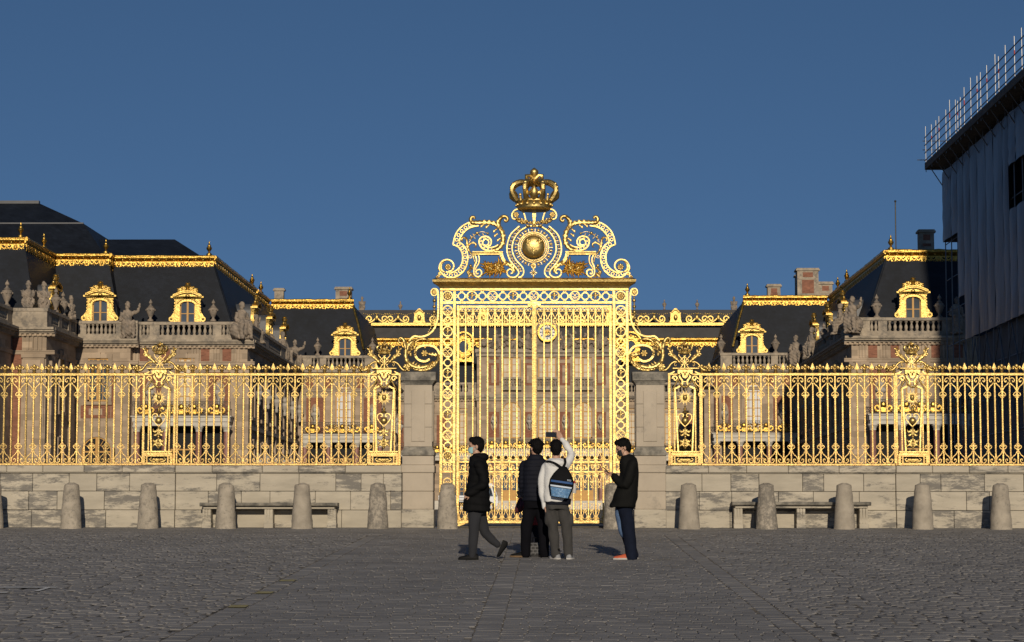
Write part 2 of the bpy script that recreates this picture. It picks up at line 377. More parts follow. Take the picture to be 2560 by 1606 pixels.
# ------------------------------------------------------------------ parapet walls
def zpx(py): return W(1335, py, 44.7)[1]
ZC0, ZC1 = zpx(1182), zpx(1165)      # coping
ZA, ZB, ZP = zpx(1229), zpx(1276), zpx(1184)
def wall(pxa, pxb, brk, side, label):
    xa, xb = X_(pxa, 44.7), X_(pxb, 44.7); xk = X_(brk, 44.7)
    t = thing('parapet_wall', label, 'wall', ((xa + xb) / 2, 45, 0))
    MB().box(xa, xb, 44.76, 45.24, -.05, ZC0 - .01).build('core', JOINT, t)
    rr = random.Random(3 + side)
    def course(z0, z1, y0, lo, hi, name, gap=.004, b=.007):
        for a, bb, dy in ((xa, xk, -.045 if side < 0 else 0), (xk, xb, 0 if side < 0 else -.045)):
            x = a
            while x < bb - .02:
                l = rr.uniform(lo, hi)
                if bb - (x + l) < lo * .6: l = bb - x
                m = MB().cbox(x + gap, min(bb, x + l) - gap, y0 + dy + rr.uniform(-.006, .006), 44.9, z0 + gap, z1 - gap, b)
                m.build(name, WALLS, t, 30); x += l
    course(-.04, ZB, 44.66, .45, 1.0, 'stone_block')
    course(ZB, ZA, 44.70, .35, .95, 'stone_block')
    course(ZA, ZP, 44.70, .38, .9, 'stone_block')
    # coping stones with a drip edge, running through the wall's thickness
    for a, bb, dy in ((xa, xk, -.045 if side < 0 else 0), (xk, xb, 0 if side < 0 else -.045)):
        x = a
        while x < bb - .02:
            l = rr.uniform(.7, 1.0)
            if bb - (x + l) < .5: l = bb - x
            m = MB().cbox(x + .003, x + l - .003, 44.63 + dy, 45.33, ZC0, ZC1, .012).box(x + .003, x + l - .003, 44.665 + dy, 45.29, ZP, ZC0)
            m.build('coping_stone', WALLS, t, 30); x += l
    return t
wall(-420, 1004, 439, -1, 'long low stone parapet wall carrying the golden fence left of the gate')
wall(1664, 2980, 2239, 1, 'long low stone parapet wall carrying the golden fence right of the gate')

# ------------------------------------------------------------------ piers beside the gate
def pier(c, label):
    cx = X_(c, 45); s = 1 / S_(44.65); zz = lambda py: W(c, py, 44.65)[1]
    t = thing('gate_pier', label, 'pier', (cx, 45, 0), 'stone piers beside the gate')
    def blk(name, hw, y0, y1, m, d=0.0, b=.012):
        h = hw * s; return MB().cbox(cx - h, cx + h, 45 - h - d, 45 + h + d, zz(y0), zz(y1), b).build(name, m, t, 30)
    blk('base_stone', 40.5, 1322, 1274, WALLS); blk('pedestal_block', 38.5, 1274, 1229, PIERS); blk('pedestal_block', 38.6, 1228.5, 1182, PIERS)
    blk('pedestal_coping', 41.5, 1182, 1163, PIERS)
    blk('plinth', 39.5, 1163, 1140, PIERS)
    h = 35 * s
    prof = [(1.10, 0), (1.16, .1), (1.18, .35), (1.14, .55), (1.06, .7), (1.02, 1)]
    m = MB(); z0, z1 = zz(1140), zz(1117)
    for i in range(len(prof) - 1):
        a, b = prof[i], prof[i + 1]
        m.frus(cx - h * a[0], cx + h * a[0], 45 - h * a[0], 45 + h * a[0], z0 + (z1 - z0) * a[1], cx - h * b[0], cx + h * b[0], 45 - h * b[0], 45 + h * b[0], z0 + (z1 - z0) * b[1])
    m.build('base_moulding', CAPST, t, 50)
    for a, b in ((1117, 1068), (1068, 1010), (1010, 962)): blk('shaft_block', 35, a - .3, b + .3, PIERS, 0, .006)
    MB().cbox(cx - 17 * s, cx + 17 * s, 45 - h - .018, 45, zz(1104), zz(976), .008).build('raised_panel', PIERS, t, 30)
    MB().cbox(cx - h - .02, cx + h + .02, 45 - .13, 45 + .13, zz(1104), zz(976), .008).build('side_panel', PIERS, t, 30)
    m = MB()
    for (ya, a), (yb, b) in zip(((962, 35), (958, 37), (953, 41), (951, 43.5)), ((958, 37), (953, 41), (951, 43.5), (930, 44.5))):
        m.frus(cx - a * s, cx + a * s, 45 - a * s, 45 + a * s, zz(ya), cx - b * s, cx + b * s, 45 - b * s, 45 + b * s, zz(yb))
    m.build('cap_stone', CAPST, t, 50)
pier(1046.7, 'square stone pier with grey weathered cap on the left of the golden gate')
pier(1624.5, 'square stone pier with grey weathered cap on the right of the golden gate')

# ------------------------------------------------------------------ bollards, benches
bp = [(.208, 0), (.2, .06), (.19, .25), (.165, .6), (.148, .78), (.143, .84), (.132, .87), (.105, .886), (.05, .892)]
LB = ['leftmost stone bollard cut off by the picture edge', 'second stone bollard from the left picture edge, alone before the left wall', 'third stone bollard from the left, just left of the left bench',
      'stone bollard before the left end of the left bench', 'stone bollard before the right part of the left bench', 'stone bollard between the left bench and the left gate pier',
      'stone bollard at the left foot of the golden gate', 'stone bollard at the right foot of the gate, partly behind the man with orange shoes', 'stone bollard just right of the right gate pier',
      'stone bollard before the left part of the right bench', 'stone bollard before the right part of the right bench', 'second stone bollard from the right picture edge', 'rightmost stone bollard before the right wall']
for px, lb in zip((-18, 177, 370, 564, 755, 945, 1118.5, 1534, 1723, 1917, 2111.6, 2307, 2502.5), LB):
    rr = random.Random(int(px)); m = MB()
    prof = [(r * rr.uniform(.985, 1.02), z) for r, z in bp]
   
    pz = [q / 22 for q in range(23)]; P2 = []
    for t_ in pz:
        zq_ = prof[-1][1] * t_
        for (r0, za), (r1, zb) in zip(prof, prof[1:]):
            if za <= zq_ <= zb + 1e-6: P2.append((r0 + (r1 - r0) * (zq_ - za) / max(1e-6, zb - za), zq_)); break
    m.lathe(P2 + [prof[-1]], 0, 0, 0, 32, rr.uniform(.97, 1.03), 1)
    of_ = Vector((px * .37, 1.3, 2.7)); m.v = [tuple(Vector(q) + Vector((q[0], q[1], 0)).normalized() * (.010 * mnoise.noise(Vector(q) * 7 + of_) + .006 * mnoise.noise(Vector(q) * 23 + of_)) - Vector((0, 0, max(0, mnoise.noise(Vector(q) * 5 + of_) - .35) * .08 if q[2] > .8 else 0))) for q in m.v]
    m.v = [(x * (1 + .02 * math.sin(5 * z + px)), y, z * rr.uniform(.998, 1.003)) for x, y, z in m.v]
    x = X_(px, 43.9, 1300); me = m.mesh('bollard', (0, 0, 0), 50); me.materials.append(BOLL)
    o = place('bollard', me, None, x, 43.9, gz(43.9) - .012); o.rotation_euler = (rr.uniform(-.012, .012), rr.uniform(-.012, .012), rr.random() * 3)
    tag(o, lb, 'bollard', 'stone bollards in a row before the wall')
def bench(a, b, legs, ys, label):
    Y0, Y1 = 44.27, 44.64
    zz = lambda py: W(1335, py, Y0)[1]
    xa, xb = X_(a, Y0), X_(b, Y0)
    t = thing('stone_bench', label, 'bench', ((xa + xb) / 2, 44.45, gz(44.45)), 'stone benches against the wall')
    z1 = zz(ys); z0 = zz(ys + 9)
    m = MB(); pr = [(0, 0), (-.03, .02), (-.035, .05), (-.015, .068), (.01, .072)]
    poly = [(Y0 + p, z0 + q) for p, q in pr] + [(Y1, z0 + .072), (Y1, z0)]
    n = len(poly); m.add([(xa, y, z) for y, z in poly] + [(xb, y, z) for y, z in poly], [tuple(range(n)), tuple(range(2 * n - 1, n - 1, -1))] + [(i, i + n, (i + 1) % n + n, (i + 1) % n) for i in range(n)])
    m.build('seat', CAPST, t, 50)
    MB().cbox(xa + .06, xb - .06, Y0 + .05, Y1, z0 - .05, z0, .01).build('apron', WALLS, t, 30)
    for l in legs:
        x = X_(l, Y0); m = MB(); w = .082
        pf = [(.08, -.05), (.06, -.1), (.075, -.2), (.11, -.3), (.06, -.36)]
        poly = [(Y0 + p, z0 + q) for p, q in pf] + [(Y0 + .06, gz(Y0) - .02), (Y1, gz(Y1) - .02), (Y1, z0 - .05)]
        for k in range(3):
            x0 = x - w + k * w * 2 / 3 + .006; x1 = x - w + (k + 1) * w * 2 / 3 - .006
            n = len(poly); m.add([(x0, y, z) for y, z in poly] + [(x1, y, z) for y, z in poly], [tuple(range(n)), tuple(range(2 * n - 1, n - 1, -1))] + [(i, i + n, (i + 1) % n + n, (i + 1) % n) for i in range(n)])
        m.box(x - w, x + w, Y0 + .1, Y1, gz(Y0) - .02, z0 - .05); m.cbox(x - w - .01, x + w + .01, Y0 + .05, Y1, gz(Y0) - .02, gz(Y0) + .09, .01)
        m.build('leg', WALLS, t, 40)
bench(500, 844, (516, 671, 829), 1258, 'low stone bench with scroll legs against the left wall')
bench(1830, 2177, (1846, 2003, 2160), 1255, 'low stone bench with scroll legs against the right wall')
# ------------------------------------------------------------------ golden fence
u = 1 / S_(YG)                         # metres per photograph pixel on the fence plane
AX = X_(1335.5, YG, 900)               # axis of the gate
def fz(py): return W(1335, py, YG)[1]
ZT, ZTb, ZB1, ZB0 = fz(933), fz(940), fz(1159), fz(1164.5)
def vol(cx, cz, r, sgn, turns=1.25, a0=90, n=18, r1=.25):   # a small volute
    return spiral(cx, cz, r, r * r1, a0, a0 + sgn * 360 * turns, n)
def lyre(m, zc, h, wd, up, y0, y1, t):    # one side pair of scrolls leaving a bar at zc and curling at its neighbours
    s = 1 if up else -1
    for sx in (-1, 1):
        p = [(sx * t, zc), (sx * wd * .34, zc + s * h * .28), (sx * wd * .80, zc + s * h * .52), (sx * wd * .97, zc + s * h * .74), (sx * wd * .88, zc + s * h * .95), (sx * wd * .62, zc + s * h * 1.0),
             (sx * wd * .36, zc + s * h * .88), (sx * wd * .36, zc + s * h * .72), (sx * wd * .56, zc + s * h * .68), (sx * wd * .62, zc + s * h * .8)]
        m.ribbon(catmull(p, 4), t, y0, y1)
        p = [(sx * t, zc), (sx * wd * .18, zc - s * h * .12), (sx * wd * .42, zc - s * h * .20), (sx * wd * .50, zc - s * h * .34), (sx * wd * .34, zc - s * h * .42), (sx * wd * .26, zc - s * h * .3)]
        m.ribbon(catmull(p, 4), t * .85, y0, y1)
        p = [(sx * t * .6, zc - s * h * .04), (sx * wd * .12, zc - s * h * .3), (sx * wd * .24, zc - s * h * .5), (sx * wd * .12, zc - s * h * .56)]
        m.ribbon(catmull(p, 4), t * .7, y0, y1)
    m.cbox(-t * 1.5, t * 1.5, y0 - .006, y1 + .006, zc - .012, zc + .012, .004)
def fence_meshes():
    sp = 18.45 * u
    bar = MB().cbox(-2.1 * u, 2.1 * u, -2.1 * u, 2.1 * u, ZB1 - .002, ZTb + .002, .004)
    collar = MB().lathe([(3.2 * u, 0), (3.9 * u, .01), (3.9 * u, .05), (3.2 * u, .06), (3.0 * u, .16), (3.6 * u, .17), (3.6 * u, .19), (2.6 * u, .20)], 0, 0, ZTb - .14, 10)
    spear = MB().lathe([(1.6 * u, 0), (2.4 * u, .012), (1.2 * u, .03), (1.2 * u, .055)], 0, 0, ZT, 8)
    spear.lathe([(.8 * u, 0), (5.4 * u, 5.2 * u), (3.6 * u, 9.5 * u), (.2 * u, 19.5 * u)], 0, 0, ZT + .045, 4, 1.15, .2)
    fl = MB().lathe([(6.2 * u, 0), (5.4 * u, .012), (3.4 * u, .022), (4.8 * u, .045), (5.4 * u, .06), (4.2 * u, .07), (2.2 * u, .075), (1.8 * u, .09), (4.4 * u, .112), (5.2 * u, .135), (4.2 * u, .162), (.4 * u, .178)], 0, 0, ZT, 12)
    for sx in (-1, 1):
        p = catmull([(sx * 1.5 * u, 0, ZT + .075), (sx * 4.5 * u, 0, ZT + .115), (sx * 8 * u, 0, ZT + .118), (sx * 9 * u, 0, ZT + .095), (sx * 7 * u, 0, ZT + .085)], 4)
        fl.tube(p, [2.0 * u] * 6 + [3.1 * u] * (len(p) - 6), 8)
    up = MB(); lyre(up, ZTb - 24 * u * 1.55, 32 * u, sp * .92, True, -.010, .010, 1.9 * u)
    lo = MB(); lyre(lo, ZB1 + 24 * u * 1.35, 31 * u, sp * .92, False, -.010, .010, 1.9 * u)
    out = []
    for m, n, a in ((bar, 'bar', 30), (collar, 'collar', 40), (spear, 'spearhead', 30), (fl, 'fleur_finial', 45), (up, 'upper_scroll', 40), (lo, 'lower_scroll', 40)):
        me = m.mesh(n, (0, 0, 0), a); me.materials.append(GOLDF); out.append(me)
    return out
FB = fence_meshes(); jr = random.Random(8)
def fence(name, label, spans):
    # spans: (first px, n bars, spear first?, left rail px, right rail px)
    c = (spans[0][3] + spans[-1][4]) / 2
    t = thing(name, label, 'fence', (X_(c, YG), YG, ZB0))
    for px, n, sf, ra, rb in spans:
        xa, xb = X_(ra, YG), X_(rb, YG)
        MB().cbox(xa, xb, YG - .03, YG + .03, ZTb, ZT, .006).build('top_rail', GOLDF, t, 30)
        MB().cbox(xa, xb, YG - .03, YG + .03, ZB0, ZB1, .006).build('bottom_rail', GOLDF, t, 30)
        for i in range(n):
            x = X_(px, YG) + i * 18.45 * u; spear = (i % 2 == 0) == sf
            b = place('bar', FB[0], t, x, YG, 0); b.rotation_euler = (0, 0, jr.uniform(-.12, .12))
            if spear:
                place('collar', FB[1], b, x, YG, 0); place('spearhead', FB[2], b, x, YG, 0)
            else:
                place('finial', FB[3], b, x, YG, 0); place('upper_scroll', FB[4], b, x, YG, 0); place('lower_scroll', FB[5], b, x, YG, 0)
    return t
# bars as counted in the photograph, spear and fleur alternating, broken by the ornamental pilasters
fence('golden_fence', 'golden fence of spear and fleur bars on the wall left of the gate',
      [(28 - 18.45 * 22, 40, True, -420, 358), (441, 28, False, 436, 921)])
fence('golden_fence', 'golden fence of spear and fleur bars on the wall right of the gate',
      [(1756, 27, False, 1752, 2239), (2323, 36, False, 2319, 2990)])

# ------------------------------------------------------------------ ornamental pilasters of the fence
def crown(cx, cy, cz, w, h, parent, names='crown'):
    """closed royal crown: band, fleurons, arches, cross finial"""
    r = w * .36; band = MB()
    band.lathe([(r * .86, 0), (r * .95, h * .03), (r * .98, h * .05), (r * .97, h * .07), (r * 1.03, h * .17), (r * 1.10, h * .19), (r * 1.10, h * .22), (r * 1.0, h * .24)], cx, cy, cz, 24)
    for k in range(16):
        a = 2 * math.pi * k / 16; band.ball(cx + r * 1.02 * math.cos(a), cy + r * 1.02 * math.sin(a), cz + h * .12, r * .09, nu=6, nv=4)
    ar = MB(); fls = []
    for k in range(8):
        a = 2 * math.pi * (k + .5) / 8 + .0; ca, sa = math.cos(a), math.sin(a)
        P = catmull([(1.04, .22), (1.30, .37), (1.36, .48), (1.24, .585), (.88, .655), (.48, .65), (.1, .60)], 4)
        ar.tube([(cx + r * q * ca, cy + r * q * sa, cz + h * z) for q, z in P], r * .14, 6)
        for q, z in P[3:18:3]: ar.ball(cx + r * (q + .06) * ca, cy + r * (q + .06) * sa, cz + h * (z + .01), r * .10, nu=6, nv=4)
        a = 2 * math.pi * k / 8; ca, sa = math.cos(a), math.sin(a)
        fl = MB(); fls.append(fl)
        def pt(d, q, z): return (cx + r * q * ca - r * d * sa, cy + r * q * sa + r * d * ca, cz + h * z)
        if k % 2 == 0:
            fl.tube([pt(0, 1.08, .22), pt(0, 1.16, .32), pt(0, 1.25, .42), pt(0, 1.32, .5)], [r * .12, r * .28, r * .22, r * .03], 8)
            for sx in (-1, 1): fl.tube([pt(sx * .05, 1.1, .25), pt(sx * .22, 1.16, .34), pt(sx * .36, 1.2, .37), pt(sx * .38, 1.2, .31)], [r * .1, r * .11, r * .13, r * .09], 7)
        else:
            fl.tube([pt(0, 1.06, .2), pt(0, 1.1, .3)], [r * .07, r * .07], 6); fl.ball(*pt(0, 1.12, .33), r * .09, nu=6, nv=5)
    fin = MB().lathe([(r * .26, .57 * h), (r * .3, .61 * h), (r * .15, .66 * h), (r * .11, .70 * h), (r * .2, .72 * h)], cx, cy, cz, 10)
    z0 = cz + h * .72
    fin.tube([(cx, cy, z0), (cx, cy, z0 + h * .1), (cx, cy, z0 + h * .16), (cx, cy, z0 + h * .22), (cx, cy, z0 + h * .28)], [r * .11, r * .13, r * .25, r * .22, r * .03], 10)
    for sx in (-1, 1): fin.tube([(cx, cy, z0), (cx + sx * r * .26, cy, z0 + h * .10), (cx + sx * r * .46, cy, z0 + h * .09), (cx + sx * r * .46, cy, z0 + h * .03), (cx + sx * r * .32, cy, z0 + h * .02)], [r * .1, r * .11, r * .13, r * .11, r * .06], 7)
    b = band.build(names, GOLD, parent, 50); ar.build('crown_arches', GOLD, b, 50); [q_.build('crown_fleuron', GOLD, b, 50) for q_ in fls]; fin.build('crown_finial', GOLD, b, 50)
    return b
def pilaster(cpx, label):
    cx = X_(cpx, YG, 1000); t = thing('fence_pilaster', label, 'pilaster', (cx, YG, ZB0), 'golden lyre pilasters of the fence')
    P = lambda pts: [(cx + (x - 348) * .2247 * u, fz(840 + y * .2247)) for x, y in pts]
    H = lambda y: fz(840 + y * .2247); q = .2247 * u
    Yf, Yb = YG - .06, YG + .06
    # base chest
    m = MB()
    for a, b, c, d in ((180, 206, 1325, 1440), (486, 512, 1325, 1440), (206, 486, 1325, 1345), (206, 486, 1415, 1440), (222, 236, 1345, 1415), (456, 470, 1345, 1415)):
        (x0, z0), (x1, z1) = P([(a, d), (b, c)]); m.box(x0, x1, Yf - .06, Yb + .06, z0, z1)
    m.build('base_frame', GOLDF, t, 30)
    (x0, z0), (x1, z1) = P([(206, 1415), (486, 1345)]); m = MB().box(x0, x1, YG - .02, YG + .02, z0, z1).build('base_back', IRON, t)
    m = MB()
    for k in range(7): m.leaf(P([(346, 1405), (346 + (k - 3) * 14, 1380), (346 + (k - 3) * 30, 1362 + abs(k - 3) * 12)]), .05, YG - .07, lobes=2)
    for sx in (-1, 1): m.ribbon([(x, z) for x, z in P([(346 + sx * 30, 1405), (346 + sx * 70, 1400), (346 + sx * 90, 1375), (346 + sx * 70, 1360)])], .012, YG - .08, YG - .03); m.ball(cx + sx * 132 * q, YG - .1, H(1365), .022); m.ball(cx + sx * 132 * q, YG - .1, H(1395), .018)
    m.build('shell_ornament', GOLD, t, 50)
    m = MB()
    for (a, b, c, d, e) in ((190, 506, 1310, 1325, .02), (198, 498, 1297, 1310, .0), (190, 506, 1285, 1297, .03)):
        (x0, z0), (x1, z1) = P([(a, d), (b, c)]); m.box(x0, x1, Yf - .05 - e, Yb + .05 + e, z0, z1)
    for k in range(15): m.ball(cx + (k - 7) * 20 * q, Yf - .06, H(1303), .016, nu=6, nv=4)
    m.build('base_ledge', GOLD, t, 40)
    # posts, rails, tapered frame
    m = MB()
    for a, b in ((163, 187), (510, 534)):
        (x0, z0), (x1, z1) = P([(a, 1440), (b, 425)]); m.box(x0, x1, YG - .03, YG + .03, z0, z1)
    for a, b in ((226, 240), (458, 472)):
        (x0, z0), (x1, z1) = P([(a, 1285), (b, 585)]); m.box(x0, x1, YG - .02, YG + .02, z0, z1)
    (x0, z0), (x1, z1) = P([(163, 437), (534, 422)]); m.box(x0 - .002, x1 + .002, YG - .033, YG + .033, z0, z1)
    m.build('post', GOLDF, t, 30)
    m = MB()
    for sx in (-1, 1):
        m.ribbon(P([(348 + sx * 78, 1285), (348 + sx * 110, 590)]), 17 * q, Yf, YG + .03)
        m.ribbon(catmull(P([(348 + sx * 116, 590), (348 + sx * 72, 572), (348 + sx * 34, 545), (348 + sx * 28, 505), (348 + sx * 52, 470), (348 + sx * 62, 445)]), 4), 18 * q, Yf - .004, YG + .03)
        m.ribbon(P(spiral(348 + sx * 108, 478, 32, 10, 180 if sx < 0 else 0, (180 + 400) if sx < 0 else -400, 22)), 13 * q, Yf, YG + .02)
    m.build('lyre_frame', GOLD, t, 40)
    m = MB().box(*[cx - 36 * q, cx + 36 * q, Yf - .01, YG, H(516), H(508)])
    m.build('cross_bar', GOLD, t)
    # apron mask and entablature
    m = MB().prism(P([(268, 372), (268, 425), (285, 432), (300, 412), (315, 430), (322, 462), (350, 478), (378, 462), (385, 430), (400, 412), (415, 432), (432, 425), (432, 372)]), Yf - .05, YG)
    for sx in (-1, 1): m.ball(cx + sx * 18 * q, Yf - .055, H(410), .02, .012, .012)
    m.ball(cx, Yf - .06, H(430), .018, .03, .03); m.build('apron_mask', GOLD, t, 30)
    m = MB()
    (x0, z0), (x1, z1) = P([(210, 374), (490, 360)]); m.cbox(x0, x1, Yf - .09, Yb + .06, z0, z1, .005)
    for sx in (-1, 1): m.ribbon(catmull(P([(348 + sx * 118, 374), (348 + sx * 116, 396), (348 + sx * 150, 418), (348 + sx * 185, 424)]), 4), 14 * q, YG - .03, YG + .03)
    m.build('entablature', GOLD, t, 40)
    m = MB()
    for sx in (-1, 1):
        for k in range(9):
            tt = k / 8; m.ball(cx + sx * (75 + tt * 62) * q * (1 if k < 99 else 1), Yf - .03, H(488 + 128 * tt - 60 * math.sin(tt * 2.2) * .2), .022 - .006 * tt, nu=8, nv=5)
        for k in range(7):
            tt = k / 6; m.ball(cx + sx * 78 * (1 - tt) * q, Yf - .05, H(500 + 75 * math.sin(tt * math.pi / 2)), .018 + .008 * tt, nu=8, nv=5)
    m.build('bead_swag', GOLD, t, 60)
    # sun mask
    m = MB(); zc = H(690)
    for k in range(24):
        a = 2 * math.pi * k / 24; l = (88 if k % 2 else 66) * q
        m.ribbon([(cx + 24 * q * math.cos(a), zc + 24 * q * math.sin(a)), (cx + l * .6 * math.cos(a), zc + l * .6 * math.sin(a)), (cx + l * math.cos(a), zc + l * math.sin(a))], [9 * q, 7 * q, 1.5 * q], YG - .05, YG - .03)
    r = m.build('sun_rays', GOLD, t, 30)
    m = MB().ball(cx, YG - .05, zc, 26 * q, .05, 34 * q, 14, 10); m.ball(cx, YG - .1, zc - 2 * q, 4 * q, .02, 9 * q)
    for sx in (-1, 1): m.ball(cx + sx * 10 * q, YG - .088, zc + 8 * q, 5 * q, .012, 3 * q); m.ball(cx + sx * 13 * q, YG - .05, zc + 27 * q, 12 * q, .03, 10 * q)
    m.ball(cx, YG - .09, zc - 18 * q, 7 * q, .012, 3 * q); m.build('sun_face', GOLD, r, 60)
    # heart with globe, acanthus pendants
    m = MB()
    for sx in (-1, 1):
        m.ribbon(catmull(P([(348, 1010), (348 + sx * 40, 970), (348 + sx * 74, 915), (348 + sx * 66, 878), (348 + sx * 36, 866), (348 + sx * 16, 880), (348 + sx * 22, 898), (348 + sx * 36, 894)]), 5), 9 * q, Yf + .02, YG)
    m.build('heart_scroll', GOLD, t, 40)
    MB().ball(cx, YG - .05, H(945), 40 * q, nu=16, nv=10).build('globe', GOLD, t, 60)
    m = MB().lathe([(.008, 0), (.05, .01), (.06, .03), (.03, .05), (.02, .07), (.035, .085), (.03, .105), (.008, .12), (.02, .135), (.004, .16)], cx, YG - .04, H(866), 10)
    m.build('vase_bud', GOLD, t, 50)
    m = MB()
    for yy, k in ((1015, 1), (1130, .85), (1255, -.8)):
        for sx in (-1, 1):
            m.leaf(P([(348, yy), (348 + sx * 18, yy + 45 * k), (348 + sx * 50, yy + 52 * k), (348 + sx * 62, yy + 20 * k)]), .055, YG - .05, lobes=4)
            m.leaf(P([(348, yy + 20 * k), (348 + sx * 10, yy + 70 * k), (348 + sx * 40, yy + 95 * k), (348 + sx * 50, yy + 75 * k)]), .045, YG - .05, lobes=4)
        m.leaf(P([(348, yy), (348, yy + 60 * k), (348, yy + 110 * k)]), .05, YG - .06, lobes=5)
        m.ball(cx, YG - .06, H(yy + 110 * k), .025)
    m.build('acanthus_drop', GOLD, t, 50)
    # cornucopias, ribbons, palms, crown
    for sx in (-1, 1):
        pts = catmull([(cx + x * sx * q, YG, H(y)) for x, y in ((92, 318), (98, 336), (112, 326), (106, 300), (84, 296), (84, 296), (108, 288), (150, 312), (178, 350), (206, 378), (232, 384))], 4)
        n = len(pts)
        MB().tube(pts, [(4 + 15 * (i / n) ** 1.5) * q for i in range(n)], 10).build('cornucopia', GOLD, t, 50)
        m = MB(); rr = random.Random(5); bx, bz = cx + sx * 256 * q, H(366)
        for k in range(26):
            a = rr.random() * 6.28; rad = rr.uniform(.2, 1)
            ex, ez = bx + math.cos(a) * 40 * q * rad, bz + math.sin(a) * 40 * q * rad
            m.leaf([(bx + math.cos(a) * 6 * q, bz + math.sin(a) * 6 * q), (ex, ez)], .045, YG - .07 + .05 * rad, lobes=1)
        for k in range(9): m.ball(bx + rr.uniform(-22, 22) * q, YG - .08, bz + rr.uniform(-24, 18) * q, .022, nu=8, nv=5)
        m.build('flower_bunch', GOLD, t, 50)
        m = MB()
        m.leaf([(cx + x * sx * q, H(y)) for x, y in ((40, 310), (90, 258), (140, 215), (165, 165), (155, 120))], .10, YG - .04, lobes=9)
        for x, y, dx, dy in ((95, 255, 20, -50), (125, 228, 55, -10), (150, 195, 40, 15), (145, 200, -10, -55), (165, 160, 30, -25)):
            m.leaf([(cx + sx * x * q, H(y)), (cx + sx * (x + dx * .6) * q, H(y + dy * .5)), (cx + sx * (x + dx) * q, H(y + dy))], .035, YG - .05, lobes=2)
        m.build('palm_branch', GOLD, t, 50)
    m = MB()
    for sx in (-1, 1):
        m.ribbon(catmull([(cx + sx * x * q, H(y)) for x, y in ((-45, 355), (-10, 310), (20, 270), (50, 235), (66, 215), (55, 203), (25, 205), (-5, 235), (-40, 268), (-70, 300), (-72, 282), (-50, 278), (-10, 300), (40, 325))], 4), 6 * q, YG - .02 - .012 * sx, YG - .005 - .012 * sx)
    m.build('ribbon_monogram', GOLD, t, 40)
    MB().cbox(cx - .012, cx + .012, YG - .01, YG + .03, H(360), H(205), .003).build('crown_stem', GOLD, t)
    crown(cx, YG, H(205), 175 * q, 145 * q, t)
for px, lb in ((398.6, 'golden lyre pilaster with sun mask and crown, leftmost in the fence'), (960.5, 'golden lyre pilaster with sun mask and crown beside the left gate pier'),
               (1712, 'golden lyre pilaster with sun mask and crown beside the right gate pier'), (2279.5, 'golden lyre pilaster with sun mask and crown, rightmost in the fence')):
    pilaster(px, lb)
# ------------------------------------------------------------------ the golden gate
gate = thing('golden_gate', 'tall golden gate with crowned crest between two stone piers', 'gate', (AX, YG, 0))
def Q(pts): return [W(x, y, YG) for x, y in pts]          # photograph pixels on the gate plane
def qx(px): return W(px, 900, YG)[0]
def zq(py): return W(1335.5, py, YG)[1]
def fleur(m, cx, cz, h, y):
    m.lathe([(h * .03, -h * .5), (h * .05, -h * .34), (h * .04, -h * .2), (h * .12, -h * .14), (h * .12, -h * .08), (h * .06, -h * .02), (h * .16, h * .16), (h * .18, h * .3), (h * .1, h * .44), (h * .01, h * .52)], cx, y, cz, 10, 1, .6)
    for sx in (-1, 1):
        m.tube([(cx + sx * a * h, y, cz + b * h) for a, b in ((.02, -.06), (.16, .1), (.3, .16), (.4, .08), (.34, -.02))], [h * .06, h * .08, h * .1, h * .09, h * .05], 7)
        m.tube([(cx + sx * a * h, y, cz + b * h) for a, b in ((.02, -.14), (.12, -.26), (.2, -.28))], [h * .05, h * .05, h * .03], 6)
def rosette(m, cx, cz, r, y, n=8):
    for k in range(n):
        a = 2 * math.pi * k / n; ca, sa = math.cos(a), math.sin(a)
        m.ball(cx + ca * r * .62, y, cz + sa * r * .62, r * .36, r * .22, r * .36, 8, 5)
        a += math.pi / n; m.ball(cx + math.cos(a) * r * .3, y - r * .15, cz + math.sin(a) * r * .3, r * .2, r * .2, r * .2, 6, 4)
    m.ball(cx, y - r * .2, cz, r * .2, r * .25, r * .2, 8, 5)
def mono(m, cx, cz, r, y):
    for s in (-1, 1):
        m.ribbon(catmull([(cx + s * r * a, cz + r * b) for a, b in ((-.85, .25), (-.5, .6), (-.1, .25), (.3, -.2), (.6, -.65), (.85, -.35), (.6, -.1), (.2, -.35), (-.3, -.8))], 4), r * .10, y - .006 - .006 * s, y + .006 - .006 * s)
        m.ribbon([(cx + s * r * .5, cz + r * .75), (cx - s * r * .45, cz - r * .35)], r * .08, y - .008, y + .006)
y0, y1 = YG - .035, YG + .035
def ringrow(part, start, step, n, vertical, fixed, kinds):
    """alternating big and small rings with four tiny ones round each small ring"""
    m = MB()
    for i in range(n):
        p = start + step * i; x, z = (W(fixed, p, YG) if vertical else W(p, fixed, YG)); kd = kinds[i]
        if kd == 's':
            m.ring(x, z, 10.2 * u, 7.4 * u, y0 + .01, y1 - .01, 18)
            for dx, dz in ((0, 13.2), (0, -13.2), (13.2, 0), (-13.2, 0)):
                if (vertical and dx) or (not vertical and dz) or True: m.ring(x + dx * u, z + dz * u, 4.2 * u, 2.1 * u, y0 + .014, y1 - .014, 10)
        else:
            m.ring(x, z, 13.4 * u, 10.6 * u, y0, y1, 24)
    o = m.build('ring_row', GOLD, part, 40)
    for i in range(n):
        p = start + step * i; x, z = (W(fixed, p, YG) if vertical else W(p, fixed, YG)); kd = kinds[i]; m = MB()
        if kd == 'f': fleur(m, x, z, 21 * u, YG - .02); m.build('fleur', GOLD, part, 50)
        elif kd == 'm': mono(m, x, z, 10.6 * u, YG - .01); m.build('monogram', GOLD, part, 40)
        elif kd == 'r': rosette(m, x, z, 10.5 * u, YG - .01); m.build('rosette', GOLD, part, 60)
